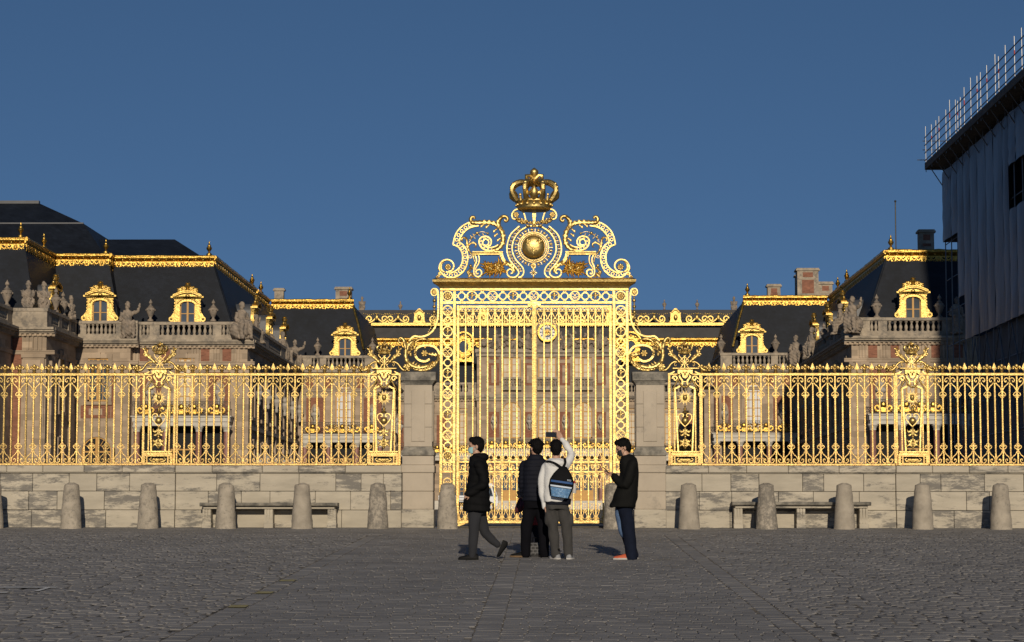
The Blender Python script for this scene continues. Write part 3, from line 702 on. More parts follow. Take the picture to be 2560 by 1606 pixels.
# cornice and lintel
m = MB(); cxp = 1335.5
for (pa, ha), (pb, hb) in zip(((721, 238), (716, 241), (709, 251), (707, 254.5), (701.5, 255.5), (699, 252)), ((716, 241), (709, 251), (707, 254.5), (701.5, 255.5), (699, 252), (696.5, 246))):
    da, db = (ha - 238) * u + .05, (hb - 238) * u + .05
    m.frus(AX - ha * u, AX + ha * u, YG - da, YG + da, zq(pa), AX - hb * u, AX + hb * u, YG - db, YG + db, zq(pb))
m.build('cornice', GOLD, gate, 25)
m = MB()
for a, b, h in ((727.5, 721, 237), (760.5, 754, 197)):
    m.cbox(AX - h * u, AX + h * u, y0 - .008, y1 + .008, zq(a), zq(b), .005)
lint = m.build('lintel', GOLD, gate, 30)
ringrow(lint, 960 + 612 * .3175, 25.72, 15, False, 741, 'sfsmsfsmsfsmsfs')
# columns of rings on both sides
for sx in (-1, 1):
    ccx = 1335.5 + sx * 216.3
    X0 = lambda p: AX + sx * (p) * u
    m = MB()
    for a, b in ((196.3, 204), (229, 236.8)):
        xa, xb = sorted((X0(a), X0(b))); m.cbox(xa, xb, y0 - .004, y1 + .004, gz(45) - .02, zq(727.5), .006)
    xa, xb = sorted((X0(204), X0(229)))
    for a, b in ((760.5, 754), (1158, 1152), (1182, 1177), (1316, 1308)): m.box(xa, xb, y0, y1, zq(a), zq(b))
    jamb = m.build('jamb', GOLD, gate, 30)
    ringrow(jamb, 741, 1, 1, True, ccx, 'r')
    ringrow(jamb, 700 + 243 * .3175, 26.0, 15, True, ccx, 'msfsmsfsmsfsmsr')
    m = MB(); c = X0(216.5)
    for yc in (1167.5,):
        for a in (-1, 1):
            for b in (-1, 1): m.ribbon([(c + a * p * u, zq(yc) + b * q * u) for p, q in spiral(5.5, 4.4, 4.6, 1.4, 0, 420, 16)], 1.8 * u, y0 + .01, y1 - .01)
    for yc, s in ((1205, 1), (1245, -1), (1285, 1)):
        m.ring(c, zq(yc), 10.5 * u, 8 * u, y0, y1, 20)
        for a in (-1, 1): m.ribbon([(c + a * p * u, zq(yc) + q * u) for p, q in spiral(4, -3, 4, 1, 90, 470, 14)], 1.6 * u, y0 + .01, y1 - .01)
        m.ring(c, zq(yc + 20), 8 * u, 5.5 * u, y0, y1, 16)
    m.build('lower_scroll', GOLD, jamb, 40)
    m = MB()
    for px in (200.2, 233):
        for py in (857, 919, 1130, 1165): m.cbox(X0(px) - 1.6 * u, X0(px) + 1.6 * u, y0 - .012, y0, zq(py + 4.5), zq(py - 4.5), .003)
    m.build('hinge_plate', GOLD, jamb, 30)
# leaves
BW, SP = 1.95, 18.4
def leafshapes():
    bar = MB().cbox(-BW * u, BW * u, -.02, .02, zq(1302), zq(770), .004)
    top = MB(); h = SP / 2 * u                     # the hanging ornament between two bars under the top rail
    for sx in (-1, 1):
        top.ribbon(catmull([(sx * h * .80, zq(784)), (sx * h * .78, zq(777)), (sx * h * .5, zq(772.5)), (sx * h * .15, zq(774)), (sx * h * .12, zq(777.5)), (sx * h * .35, zq(778))], 4), 1.25 * u, -.012, .012)
        top.ribbon(catmull([(sx * h * .78, zq(780)), (sx * h * .62, zq(786)), (sx * h * .3, zq(791)), (sx * h * .1, zq(797))], 4), 1.40 * u, -.012, .012)
        top.ribbon(catmull([(sx * h * .1, zq(797)), (sx * h * .45, zq(799)), (sx * h * .5, zq(803)), (sx * h * .25, zq(804))], 4), 1.17 * u, -.012, .012)
        top.ribbon(catmull([(0, zq(802)), (sx * h * .4, zq(806)), (sx * h * .05, zq(811))], 4), 0.94 * u, -.01, .01)
        top.bar(0, zq(811), sx * h * .3, zq(817), 0.86 * u, -.01, .01)
    top.box(-h * .2, h * .2, -.016, .016, zq(798), zq(795.5))
    def low(z0, z1):                               # lyre standing on a rail, loop and bud on top
        k = (z0 - z1); H = lambda q: zq(z0 - k * q); mm = MB()
        for sx in (-1, 1):
            mm.ribbon(catmull([(sx * h * .15, H(.02)), (sx * h * .55, H(.0)), (sx * h * .72, H(.12)), (sx * h * .5, H(.2)), (sx * h * .38, H(.1))], 4), 1.17 * u, -.012, .012)
            mm.ribbon(catmull([(sx * h * .70, H(.06)), (sx * h * .68, H(.22)), (sx * h * .40, H(.36)), (sx * h * .12, H(.52))], 4), 1.40 * u, -.012, .012)
            mm.ribbon(catmull([(sx * h * .1, H(.56)), (sx * h * .42, H(.6)), (sx * h * .48, H(.52)), (sx * h * .3, H(.48))], 4), 1.01 * u, -.012, .012)
            mm.ribbon(catmull([(0, H(.58)), (sx * h * .38, H(.72)), (sx * h * .2, H(.84)), (0, H(.9))], 4), 1.01 * u, -.01, .01)
            mm.ribbon(catmull([(0, H(.9)), (sx * h * .3, H(.98)), (sx * h * .34, H(.92))], 4), 0.86 * u, -.01, .01)
        mm.box(-h * .2, h * .2, -.016, .016, H(.54), H(.58)); return mm
    def flip(z0, z1):
        mm = low(z1, z0); return mm
    res = [bar, top, low(1154, 1114), flip(1221, 1183), low(1301, 1258)]
    out = []
    for q, n in zip(res, ('bar', 'hanging_ornament', 'rail_ornament', 'hanging_ornament', 'rail_ornament')):
        me = q.mesh(n, (0, 0, 0), 40); me.materials.append(GOLD); out.append(me)
    return out
LS = leafshapes()
for sx in (-1, 1):
    m = MB(); X0 = lambda p: AX + sx * p * u
    def bx(a, b, c, d, e=0.0):
        xa, xb = sorted((X0(a), X0(b))); m.cbox(xa, xb, YG - .03 - e, YG + .03 + e, zq(c), zq(d), .005)
    bx(187.5, 194.5, 1310, 764); bx(5.5, 187.5, 770.5, 764.2)
    for a, b in ((1158, 1153), (1182.5, 1177.5), (1309, 1301.5)): bx(5.5, 187.5, a, b)
    bx(5.5, 187.5, 779.8, 777.6, -.012); bx(5.5, 187.5, 1150, 1148, -.012); bx(5.5, 187.5, 1187.5, 1185.5, -.012); bx(5.5, 187.5, 1298, 1296, -.012)
    lf = m.build('gate_leaf', GOLD, gate, 30)
    # curved corner brackets of the leaf frame
    m = MB()
    for (cpx, cpy, a0) in ((187.5, 770.5, 1), (187.5, 1301.5, -1)):
        pts = [(X0(cpx), zq(cpy))] + [(X0(cpx - 12 + 12 * math.cos(R(q))), zq(cpy + a0 * (12 - 12 * math.sin(R(q))))) for q in range(0, 91, 15)]
        m.prism(pts, YG - .022, YG + .022)
    pts = [(X0(187.5), zq(1309)), (X0(170), zq(1309)), (X0(178), zq(1313)), (X0(194), zq(1318))]
    m.prism(pts, YG - .02, YG + .02); m.build('corner_bracket', GOLD, lf, 30)
    for i in range(9):
        x = X0(24.8 + i * SP)
        b = place('bar', LS[0], lf, x, YG, 0)
    for i in range(10):
        x = X0(15.6 + i * SP)
        for k in (1, 2, 3, 4): place(LS[k].name.split('.')[0], LS[k], lf, x, YG, 0)
    m = MB()
    for c in (28, 64, 100, 136, 168):
        s = 1 if c in (28, 100, 168) else -1
        for d in (-1, 1):
            m.ribbon([(X0(c + d * 9) + sx * d * p * u * .9, zq(1167.5) + s * d * q * u) for p, q in spiral(0, 0, 8.2, 1.6, 180, 620, 24)], 2.0 * u, YG - .014, YG + .014)
            m.leaf(Q([(cxp + sx * (c + d * 2), 1167), (cxp + sx * (c + d * 8), 1163 + s * d * 3), (cxp + sx * (c + d * 16), 1161 + s * d * 5)]), .035, YG - .012, lobes=3)
        m.ribbon(catmull([(X0(c - 18), zq(1167.5 - s * 7)), (X0(c - 6), zq(1167.5 - s * 4)), (X0(c + 6), zq(1167.5 + s * 4)), (X0(c + 18), zq(1167.5 + s * 7))], 5), 2.0 * u, YG - .014, YG + .014)
    m.ring(X0(82), zq(1167.5), 9 * u, 7 * u, YG - .02, YG + .02, 18); m.build('scroll_band', GOLD, lf, 40)
    m = MB()
    for py in (792, 800, 968, 980, 1145, 1150, 1290, 1297): m.cbox(X0(191) - 1.4 * u, X0(191) + 1.4 * u, YG - .042, YG - .03, zq(py + 3), zq(py - 3), .003)
    m.build('hinge_plate', GOLD, lf, 30)
m = MB()
for a, b, e in ((-5.5, -3.2, .03), (-3.2, 3.2, .05), (3.2, 5.5, .03)): m.cbox(AX + a * u, AX + b * u, YG - e, YG + e, zq(1309), zq(768), .004)
m.cbox(AX - 1.2 * u, AX + 1.2 * u, YG - .065, YG, zq(1309), zq(768), .004)
m.build('centre_post', GOLD, gate, 30)
m = MB().prism(Q([(1319.5, 755), (1319.5, 766), (1322, 769), (1326, 768), (1328, 764), (1331, 766), (1332, 772), (1335.5, 775), (1339, 772), (1340, 766), (1343, 764), (1345, 768), (1349, 769), (1351.5, 766), (1351.5, 755)]), YG - .075, YG - .03)
m.build('lock_apron', GOLD, gate, 30)
m = MB().cbox(AX - 198 * u, AX + 198 * u, YG - .05, YG + .05, -.03, .012, .005); m.build('threshold', IRON, gate)

# ------------------------------------------------------------------ crest over the cornice
t9 = lambda pts: [W(1090 + x * .1257, 520 + y * .1257, YG) for x, y in pts]
t4 = lambda pts: [W(1060 + x * .2381, 400 + y * .2381, YG) for x, y in pts]
k9 = .1257 * u; k4 = .2381 * u
def both(fn, name, sm=40, mt=None):
    """the left half as traced, then its mirror image about the gate's axis, as two parts"""
    for s in (1, -1):
        m = MB(); fn(m)
        if s < 0: m.v = [(2 * AX - x, y, z) for x, y, z in m.v]; m.f = [q[::-1] for q in m.f]
        o = m.build(name, mt or GOLD, gate, sm)
Ya, Yb = YG - .05, YG + .05
def f(m):
    oc = catmull(t9([(342, 738), (350, 690), (375, 580), (430, 470), (520, 375), (620, 315), (700, 290), (800, 270)]), 6)
    ic = catmull(t9([(460, 678), (490, 590), (550, 500), (640, 420), (740, 380), (850, 362)]), 6)
    m.ribbon(oc, 26 * k9, Ya, Yb); m.ribbon(ic, 26 * k9, Ya, Yb)
    for x, y in ((415, 640), (450, 545), (513, 465), (588, 400), (674, 350), (745, 330)):
        (a, b), = t9([(x, y)]); m.ring(a, b, 36 * k9, 22 * k9, Ya + .015, Yb - .015, 16)
    lo = catmull(t9([(342, 738), (430, 775), (490, 840), (525, 920), (532, 1000), (520, 1100), (480, 1180), (420, 1240), (340, 1285), (270, 1295), (205, 1275)]), 6)
    ro = catmull(t9([(460, 678), (540, 745), (600, 830), (630, 930), (635, 1010), (615, 1130), (560, 1250), (480, 1330), (380, 1382), (290, 1395), (190, 1370), (130, 1315), (75, 1235), (68, 1180), (95, 1105), (155, 1050), (240, 1036), (315, 1070), (355, 1140), (345, 1210), (300, 1260), (245, 1272)]), 6)
    m.ribbon(lo, 26 * k9, Ya, Yb); m.ribbon(ro, 26 * k9, Ya, Yb)
    for x, y in ((450, 732), (522, 805), (565, 892), (580, 988), (568, 1085), (535, 1180), (480, 1265), (395, 1320), (295, 1345), (200, 1312)):
        (a, b), = t9([(x, y)]); m.ring(a, b, 38 * k9, 23 * k9, Ya + .015, Yb - .015, 16)
both(f, 'crest_scroll')
def f(m):
    (a, b), = t9([(240, 1182)]); rosette(m, a, b, 72 * k9, YG - .03)
    m.leaf(t9([(190, 1290), (110, 1240), (110, 1130), (180, 1070)]), 60 * k9, YG - .06, lobes=7)
    m.leaf(t9([(150, 1340), (70, 1290), (60, 1370), (20, 1390)]), 50 * k9, YG - .04, lobes=5); m.leaf(t9([(130, 1330), (60, 1340), (10, 1370)]), 40 * k9, YG - .03, lobes=3)
    for x, y in ((10, 1380), (55, 1225)):
        (a, b), = t9([(x, y)]); m.ball(a, YG - .03, b, 20 * k9)
both(f, 'volute_rosette', 60)
def f(m):   # acanthus S with its curling ends and little ringed volute
    m.leaf(t9([(1130, 850), (1240, 820), (1320, 720), (1340, 620), (1320, 500), (1275, 400), (1240, 330)]), 130 * k9, YG - .06, lobes=9, tip=.5)
    m.leaf(t9([(1250, 400), (1180, 330), (1050, 300), (900, 300), (780, 300), (690, 285)]), 120 * k9, YG - .06, lobes=8, tip=.5)
    m.tube([(a, YG - .03, b) for a, b in catmull(t9([(800, 300), (715, 295), (690, 235), (715, 190), (760, 190), (765, 225)]), 4)], [48 * k9 - i * 1.2 * k9 for i in range(21)], 8)
    m.tube([(a, YG - .03, b) for a, b in catmull(t9([(1250, 420), (1245, 320), (1270, 230), (1340, 175), (1405, 190), (1425, 245), (1385, 275), (1360, 240)]), 4)], [46 * k9 - i * .8 * k9 for i in range(29)], 8)
    m.leaf(t9([(1290, 470), (1230, 330), (1250, 250), (1330, 180)]), 80 * k9, YG - .07, lobes=4, tip=.3)
    m.ribbon(catmull(t9([(1310, 760), (1200, 845), (1060, 858), (940, 822), (875, 745), (862, 650), (910, 590), (985, 572), (1060, 600), (1100, 665), (1085, 740), (1035, 765)]), 6), 26 * k9, Ya, Yb)
    m.ribbon(catmull(t9([(1240, 740), (1150, 785), (1050, 790), (960, 760), (930, 700), (960, 640), (1000, 630), (1045, 665), (1045, 720), (1000, 752), (960, 740)]), 6), 22 * k9, Ya, Yb)
    for x, y in ((905, 665), (905, 740), (958, 800), (1035, 822), (1110, 822), (965, 610), (1040, 640)):
        (a, b), = t9([(x, y)]); m.ring(a, b, 21 * k9, 12 * k9, Ya + .015, Yb - .015, 10)
    for x, y in ((1150, 470), (1170, 560), (1225, 650), (1000, 390), (900, 370)):
        m.leaf(t9([(x + 60, y - 40), (x + 10, y), (x - 15, y + 35)]), 55 * k9, YG - .07, lobes=2)
both(f, 'acanthus_scroll', 50)
def f(m):   # sprig with beads inside the C
    m.leaf(t9([(700, 920), (640, 820), (620, 720), (610, 640), (560, 600)]), 70 * k9, YG - .04, lobes=6, tip=.3)
    m.tube([(a, YG - .02, b) for a, b in catmull(t9([(620, 640), (590, 595), (530, 600), (510, 640), (535, 665)]), 4)], 18 * k9, 6)
    m.leaf(t9([(640, 830), (660, 740), (730, 700), (790, 720), (790, 780), (755, 780)]), 56 * k9, YG - .04, lobes=5)
    m.ribbon(catmull(t9([(660, 690), (700, 610), (760, 550), (820, 505), (900, 478), (980, 490), (1040, 520)]), 5), 7 * k9, YG - .02, YG)
    for x, y, r in ((705, 605, 26), (745, 575, 16), (775, 540, 18), (818, 508, 34), (870, 490, 14), (1028, 515, 26), (985, 495, 12)):
        (a, b), = t9([(x, y)]); m.ball(a, YG - .02, b, r * k9, nu=10, nv=6)
    for x, y in ((690, 560), (740, 530), (760, 590), (670, 640), (930, 520), (850, 540)):
        m.leaf(t9([(x + 30, y + 30), (x, y), (x - 10, y - 20)]), 22 * k9, YG - .03, lobes=1)
    m.leaf(t9([(700, 920), (735, 960), (765, 1050), (770, 1130)]), 40 * k9, YG - .04, lobes=3); m.ribbon(t9(spiral(685, 970, 36, 14, 0, 400, 18)), 9 * k9, YG - .02, YG)
both(f, 'beaded_sprig', 50)
def f(m):   # stepped table with its S leg
    for a, b, d in ((868, 890, .07), (896, 912, .055), (918, 942, .07)):
        (x0, z0), (x1, z1) = t9([(722, b), (1335 - (b - 890) * .5, a)]); m.cbox(x0, x1, YG - d, YG + d, z0, z1, .004)
    for o in (0, -24, -48):
        m.ribbon(catmull(t9([(1318 + o, 895), (1330 + o, 960), (1352 + o, 1010), (1390 + o, 1075), (1440 + o, 1150)]), 5), 17 * k9, YG - .06 - .01 * (o == -24), YG + .06)
    m.ribbon(catmull(t9([(775, 950), (800, 1000), (805, 1080), (770, 1160), (755, 1240), (765, 1330), (830, 1378), (895, 1345), (908, 1280), (870, 1235), (815, 1245), (795, 1290), (815, 1320), (845, 1305)]), 6), 24 * k9, Ya, Yb)
    m.ribbon(catmull(t9([(845, 948), (862, 1010), (850, 1110), (800, 1190), (785, 1240)]), 5), 20 * k9, Ya, Yb)
    m.leaf(t9([(760, 1380), (680, 1330), (640, 1290), (690, 1220), (735, 1190)]), 80 * k9, YG - .05, lobes=6); m.leaf(t9([(640, 1385), (690, 1340), (740, 1300)]), 70 * k9, YG - .06, lobes=4)
    for x, y, r in ((690, 1160, 34), (720, 1205, 26), (670, 1300, 30)):
        (a, b), = t9([(x, y)]); m.ball(a, YG - .05, b, r * k9)
both(f, 'table_bracket', 40)
def f(m):   # spiky trophy of leaves under the table
    rr = random.Random(11); (cx0, cz0), = t4([(745, 1140)])
    for k in range(95):
        a = rr.uniform(0, 6.283); L_ = rr.uniform(.5, 1.15) * (190 if math.cos(a) < .2 else 130) * k4
        sx_, sz_ = cx0 + rr.uniform(-80, 80) * k4, cz0 + rr.uniform(-45, 40) * k4
        ex, ez = sx_ + math.cos(a) * L_ * .55, sz_ + math.sin(a) * L_ * .5
        m.leaf([(sx_, sz_), ((sx_ + ex) / 2 + rr.uniform(-8, 8) * k4, (sz_ + ez) / 2 + rr.uniform(-8, 8) * k4), (ex, ez)], rr.uniform(16, 30) * k4, YG - .03 - rr.random() * .07, bulge=.02, lobes=1)
    for k in range(9): m.ball(cx0 + rr.uniform(-60, 60) * k4, YG - .09, cz0 + rr.uniform(-30, 30) * k4, rr.uniform(14, 24) * k4, .04)
    m.leaf(t9([(1560, 1300), (1530, 1200), (1440, 1120), (1370, 1060)]), 110 * k9, YG - .06, lobes=6, tip=.2)
both(f, 'leaf_trophy', 50)
def f(m):   # lyre bands round the shield
    m.ribbon(catmull(t9([(1660, 372), (1500, 520), (1432, 680), (1412, 830), (1432, 950), (1480, 1060), (1560, 1165), (1628, 1245), (1645, 1310), (1600, 1370), (1530, 1392), (1450, 1368), (1412, 1300), (1440, 1240), (1505, 1235), (1528, 1290), (1490, 1315)]), 7), 24 * k9, Ya - .02, Yb)
    m.ribbon(catmull(t9([(1953, 358), (1800, 390), (1650, 490), (1550, 640), (1515, 800), (1535, 930), (1600, 1055), (1690, 1150), (1738, 1230), (1742, 1310), (1700, 1375), (1640, 1393)]), 7), 24 * k9, Ya - .02, Yb)
both(f, 'lyre_band')
def f(m):   # little flowers set between the lyre bands
    A = catmull(t9([(1690, 400), (1575, 510), (1495, 660), (1460, 815), (1478, 940), (1540, 1060), (1630, 1160), (1690, 1260)]), 4)
    for i, (x, z) in enumerate(A[1:]):
        if i % 2 == 0: m.ball(x, YG, z, 24 * k9, .03, 24 * k9, 6, 4)
        else: m.ribbon([(x - 26 * k9, z), (x + 26 * k9, z)], 9 * k9, YG - .02, YG + .02)
both(f, 'flower_chain', 60)
(scx, scz), = t4([(1150, 922)])
m = MB().lathe([(0.001, 0), (60 * k4, 6 * k4), (95 * k4, 20 * k4), (116 * k4, 44 * k4), (121 * k4, 60 * k4)], 0, 0, 0, 32)
m.v = [(scx + x, YG - .30 + z, scz + y) for x, y, z in m.v]
m.build('shield_boss', GOLD, gate, 60)
m = MB()
for r_, t_, yy in ((126, 12, .13), (146, 9, .1), (164, 8, .08)): m.ring(scx, scz, r_ * k4, (r_ - t_) * k4, YG - yy, YG + .03, 48)
for k in range(36):
    a = 2 * math.pi * k / 36; m.ball(scx + 137 * k4 * math.cos(a), YG - .11, scz + 137 * k4 * math.sin(a), 6 * k4, nu=6, nv=4); m.ball(scx + 155 * k4 * math.cos(a), YG - .08, scz + 155 * k4 * math.sin(a), 6 * k4, nu=6, nv=4)
m.build('shield_rim', GOLD, gate, 40)
m = MB()
for k in range(34):
    a = 2 * math.pi * k / 34; rr_ = (188 if k % 2 else 176) * k4
    x, z = scx + rr_ * math.cos(a), scz + rr_ * math.sin(a)
    if k % 2:
        m.ball(x, YG - .03, z, 15 * k4, .03, 15 * k4, 6, 4)
        for q in range(5): m.leaf([(x, z), (x + 26 * k4 * math.cos(a + q * 1.256), z + 26 * k4 * math.sin(a + q * 1.256))], 14 * k4, YG - .03, lobes=1)
    else: m.ribbon([(x - 20 * k4 * math.cos(a), z - 20 * k4 * math.sin(a)), (x + 26 * k4 * math.cos(a), z + 26 * k4 * math.sin(a))], 7 * k4, YG - .03, YG)
m.build('order_collar', GOLD, gate, 50)
m = MB()
for dx, dz in ((-62, 42), (62, 42), (0, -52)):
    fleur(m, scx + dx * k4, scz + dz * k4, 74 * k4, YG - .29 + (.0 if dx else .0))
m.build('shield_fleurs', GOLD, gate, 50)
m = MB(); (a, b), = t4([(1150, 1118)]); m.ring(a, b, 24 * k4, 13 * k4, YG - .05, YG + .02, 18, 1.25); m.ball(a, YG - .03, b, 14 * k4, .03, 18 * k4)
(a, b), = t4([(1150, 1188)])
for k in range(8):
    q = 2 * math.pi * k / 8; m.prism([(a, b), (a + 40 * k4 * math.cos(q - .18), b + 40 * k4 * math.sin(q - .18)), (a + 34 * k4 * math.cos(q), b + 34 * k4 * math.sin(q)), (a + 40 * k4 * math.cos(q + .18), b + 40 * k4 * math.sin(q + .18))] if k % 2 == 0 else [(a, b), (a + 24 * k4 * math.cos(q - .15), b + 24 * k4 * math.sin(q - .15)), (a + 34 * k4 * math.cos(q), b + 34 * k4 * math.sin(q)), (a + 24 * k4 * math.cos(q + .15), b + 24 * k4 * math.sin(q + .15))], YG - .06, YG)
m.ball(a, YG - .06, b, 14 * k4); (a, b), = t4([(1150, 1232)]); m.ball(a, YG - .03, b, 12 * k4); m.cbox(a - 6 * k4, a + 6 * k4, YG - .03, YG + .01, zq(697), b + 100 * k4, .003)
m.build('medal_cross', GOLD, gate, 40)
def f(m):   # volutes carrying the crown
    m.ribbon(catmull(t9([(1790, 300), (1775, 200), (1735, 90), (1650, 32), (1565, 55), (1512, 135), (1530, 215), (1600, 235)]), 6), 24 * k9, Ya, Yb)
    (a, b), = t9([(1592, 145)]); rosette(m, a, b, 66 * k9, YG - .05)
    rr = random.Random(4)
    for k in range(34):
        tt = k / 33; x = 1600 + 350 * tt; y = 235 + 110 * math.sin(tt * 1.7) + rr.uniform(-50, 40)
        (a, b), = t9([(x, y)]); m.ball(a, YG - .06 - rr.random() * .05, b, rr.uniform(16, 34) * k9, nu=7, nv=5)
        if k % 3 == 0: m.leaf(t9([(x, y), (x + rr.uniform(-40, 40), y + rr.uniform(-60, 60))]), 34 * k9, YG - .09, lobes=2)
both(f, 'crown_volute', 50)
m = MB(); m.ribbon(t9([(1953, 60), (1953, 200)]), 70 * k9, YG - .1, YG + .03); m.ribbon(t9([(1953, 200), (1953, 380)]), [60 * k9, 26 * k9], YG - .09, YG + .03); m.build('crown_stem', GOLD, gate, 40)
crown(AX, YG, zq(527), 122 * u, 109 * u, gate)

# ------------------------------------------------------------------ side brackets with big leaf scrolls, standing on the piers
t10 = lambda pts: [W(960 + x * .172, 690 + y * .172, YG) for x, y in pts]
k10 = .172 * u
def f(m):
    m.ribbon(catmull(t10([(735, 192), (770, 205), (787, 260), (790, 420), (787, 560), (768, 680), (725, 780), (655, 850), (570, 884), (500, 886), (440, 882), (395, 915), (368, 955)]), 6), 24 * k10, YG - .04, YG + .04)
    (a, b), = t10([(730, 240)]); m.ring(a, b, 52 * k10, 38 * k10, YG - .05, YG + .04, 20, 1.15); rosette(m, a, b, 40 * k10, YG - .02)
both(f, 'side_bracket')
def f(m):
    for x, y, r in ((735, 320, 14), (735, 362, 28), (732, 405, 14), (732, 450, 27), (730, 490, 14), (730, 530, 26), (726, 572, 14), (722, 618, 25), (712, 665, 13), (702, 700, 21), (690, 735, 11), (678, 768, 18), (660, 800, 9)):
        (a, b), = t10([(x, y)]); m.ball(a, YG - .02, b, r * k10, nu=10, nv=7)
    m.tube([(a, YG - .02, b) for a, b in t10([(735, 300), (730, 560), (700, 710), (640, 830)])], 4 * k10, 6)
both(f, 'bead_chain', 60)
def f(m):   # spiral and the great acanthus leaf under it
    m.ribbon(catmull(t10([(770, 1270), (800, 1180), (795, 1105), (735, 1035), (625, 1012), (520, 1032), (460, 1090), (462, 1170), (515, 1228), (600, 1245), (665, 1212)]), 6), 30 * k10, Ya, Yb)
    m.leaf(t10([(290, 940), (320, 1060), (320, 1180), (360, 1280), (450, 1345), (570, 1370), (690, 1335), (770, 1255), (800, 1150)]), 75 * k10, YG - .07, lobes=14, tip=.5)
    m.leaf(t10([(340, 1240), (400, 1300), (480, 1330), (570, 1330), (660, 1300), (720, 1250)]), 80 * k10, YG - .09, lobes=9, tip=.3)
    m.tube([(a, YG - .03, b) for a, b in catmull(t10([(330, 1080), (320, 1000), (290, 940), (245, 905), (215, 930), (225, 975), (255, 975)]), 4)], [30 * k10 - i * .7 * k10 for i in range(25)], 8)
    m.leaf(t10([(330, 1120), (350, 1030), (400, 970), (470, 930)]), 80 * k10, YG - .06, lobes=5, tip=.2)
    for i in range(9):
        tt = i / 8; x = 420 + 300 * tt; y = 1265 + 60 * math.sin(tt * math.pi)
        m.leaf(t10([(x - 10, y + 50), (x + 5, y + 15), (x + 35, y - 25)]), 36 * k10, YG - .09, lobes=2)
    (a, b), = t10([(590, 1130)]); rosette(m, a, b, 56 * k10, YG - .04, 6)
    m.leaf(t10([(800, 1150), (740, 1150), (680, 1140), (630, 1130)]), 70 * k10, YG - .04, lobes=4)
    rr = random.Random(2)
    for k in range(22):
        (a, b), = t10([(400 + rr.uniform(-50, 60), 1100 + rr.uniform(-140, 60))]); m.ball(a, YG - .05, b, rr.uniform(10, 24) * k10, nu=7, nv=5)
    m.leaf(t10([(430, 1000), (500, 930), (600, 920), (700, 960)]), 50 * k10, YG - .03, lobes=7)
    for k in range(16):
        a_ = rr.random() * 6.28; m.leaf(t10([(335, 1330), (335 + 60 * math.cos(a_), 1330 + 55 * math.sin(a_))]), 40 * k10, YG - .05 - rr.random() * .06, lobes=2)
both(f, 'leaf_volute', 50)
# ------------------------------------------------------------------ the palace
class Fac:
    """a facade plane: u runs along it, d outwards from it"""
    def __init__(s, p, y=None, x=None, n=1): s.p = p; s.y = y; s.x = x; s.n = n
    def bx(s, m, u0, u1, d0, d1, z0, z1):
        if s.y is not None: m.box(u0, u1, s.y - d1, s.y - d0, z0, z1)
        else:
            a, b = sorted((s.x + s.n * d0, s.x + s.n * d1)); m.box(a, b, u0, u1, z0, z1)
        return m
    def cove(s, m, u0, u1, d0, d1, d2, z0, z1):      # a band leaning outwards from d1 at its foot to d2 at its head
        if s.y is not None: m.frus(u0, u1, s.y - d1, s.y - d0, z0, u0, u1, s.y - d2, s.y - d0, z1)
        else:
            a = sorted((s.x + s.n * d0, s.x + s.n * d1)); b = sorted((s.x + s.n * d0, s.x + s.n * d2)); m.frus(a[0], a[1], u0, u1, z0, b[0], b[1], u0, u1, z1)
    def pt(s, u, d): return (u, s.y - d) if s.y is not None else (s.x + s.n * d, u)
    def rz(s): return 0 if s.y is not None else s.n * math.pi / 2
    def part(s, name, mt, boxes, parent=None):
        m = MB()
        for b in boxes: s.bx(m, *b)
        return m.build(name, mt, parent or s.p, 30)
ZW, ZR = 13.58, 14.95                  # wall head, balustrade top
bal_me = MB().lathe([(.13, 0), (.13, .06), (.08, .09), (.10, .16), (.135, .28), (.12, .38), (.07, .52), (.06, .6), (.10, .64), (.13, .69), (.13, .77)], 0, 0, 0, 8).mesh('baluster', (0, 0, 0), 50); bal_me.materials.append(STONED)
def balustrade(F, u0, u1, runs, z0=ZW, dd=0.0, par=None):
    """plinth, rail, solid pedestals; balusters stand in the open runs (a, b, n)"""
    bs = [(u0, u1, -.38 + dd, .02 + dd, z0, z0 + .38), (u0, u1, -.40 + dd, .05 + dd, z0 + 1.15, z0 + 1.37)]
    e = u0
    for a, b, n in sorted(runs):
        bs.append((e, a, -.34 + dd, -.01 + dd, z0 + .38, z0 + 1.15)); e = b
    bs.append((e, u1, -.34 + dd, -.01 + dd, z0 + .38, z0 + 1.15))
    o = F.part('balustrade', STONED, [b for b in bs if b[1] > b[0] + .01], par)
    for a, b, n in runs:
        for i in range(n):
            x, y = F.pt(a + (b - a) * (i + .5) / n, -.17 + dd); place('baluster', bal_me, o, x, y, z0 + .38)
    return o
def entablature(F, u0, u1, z=ZW, par=None):
    F.part('cornice', STONED, [(u0, u1, -.3, .62, z - .16, z), (u0, u1, -.3, .5, z - .30, z - .16), (u0, u1, -.3, .30, z - .42, z - .30)], par)
    bs = []; n = int((u1 - u0) / .34)
    for i in range(n): a = u0 + (u1 - u0) * i / n; bs.append((a, a + .17, -.1, .26, z - .60, z - .42))
    o = F.part('dentil_course', STONE, [(u0, u1, -.1, .12, z - .62, z - .42)] + bs, par)
    F.part('architrave', STONE, [(u0, u1, -.1, .10, z - 1.86, z - 1.66), (u0, u1, -.1, .14, z - 1.66, z - 1.58)], par)
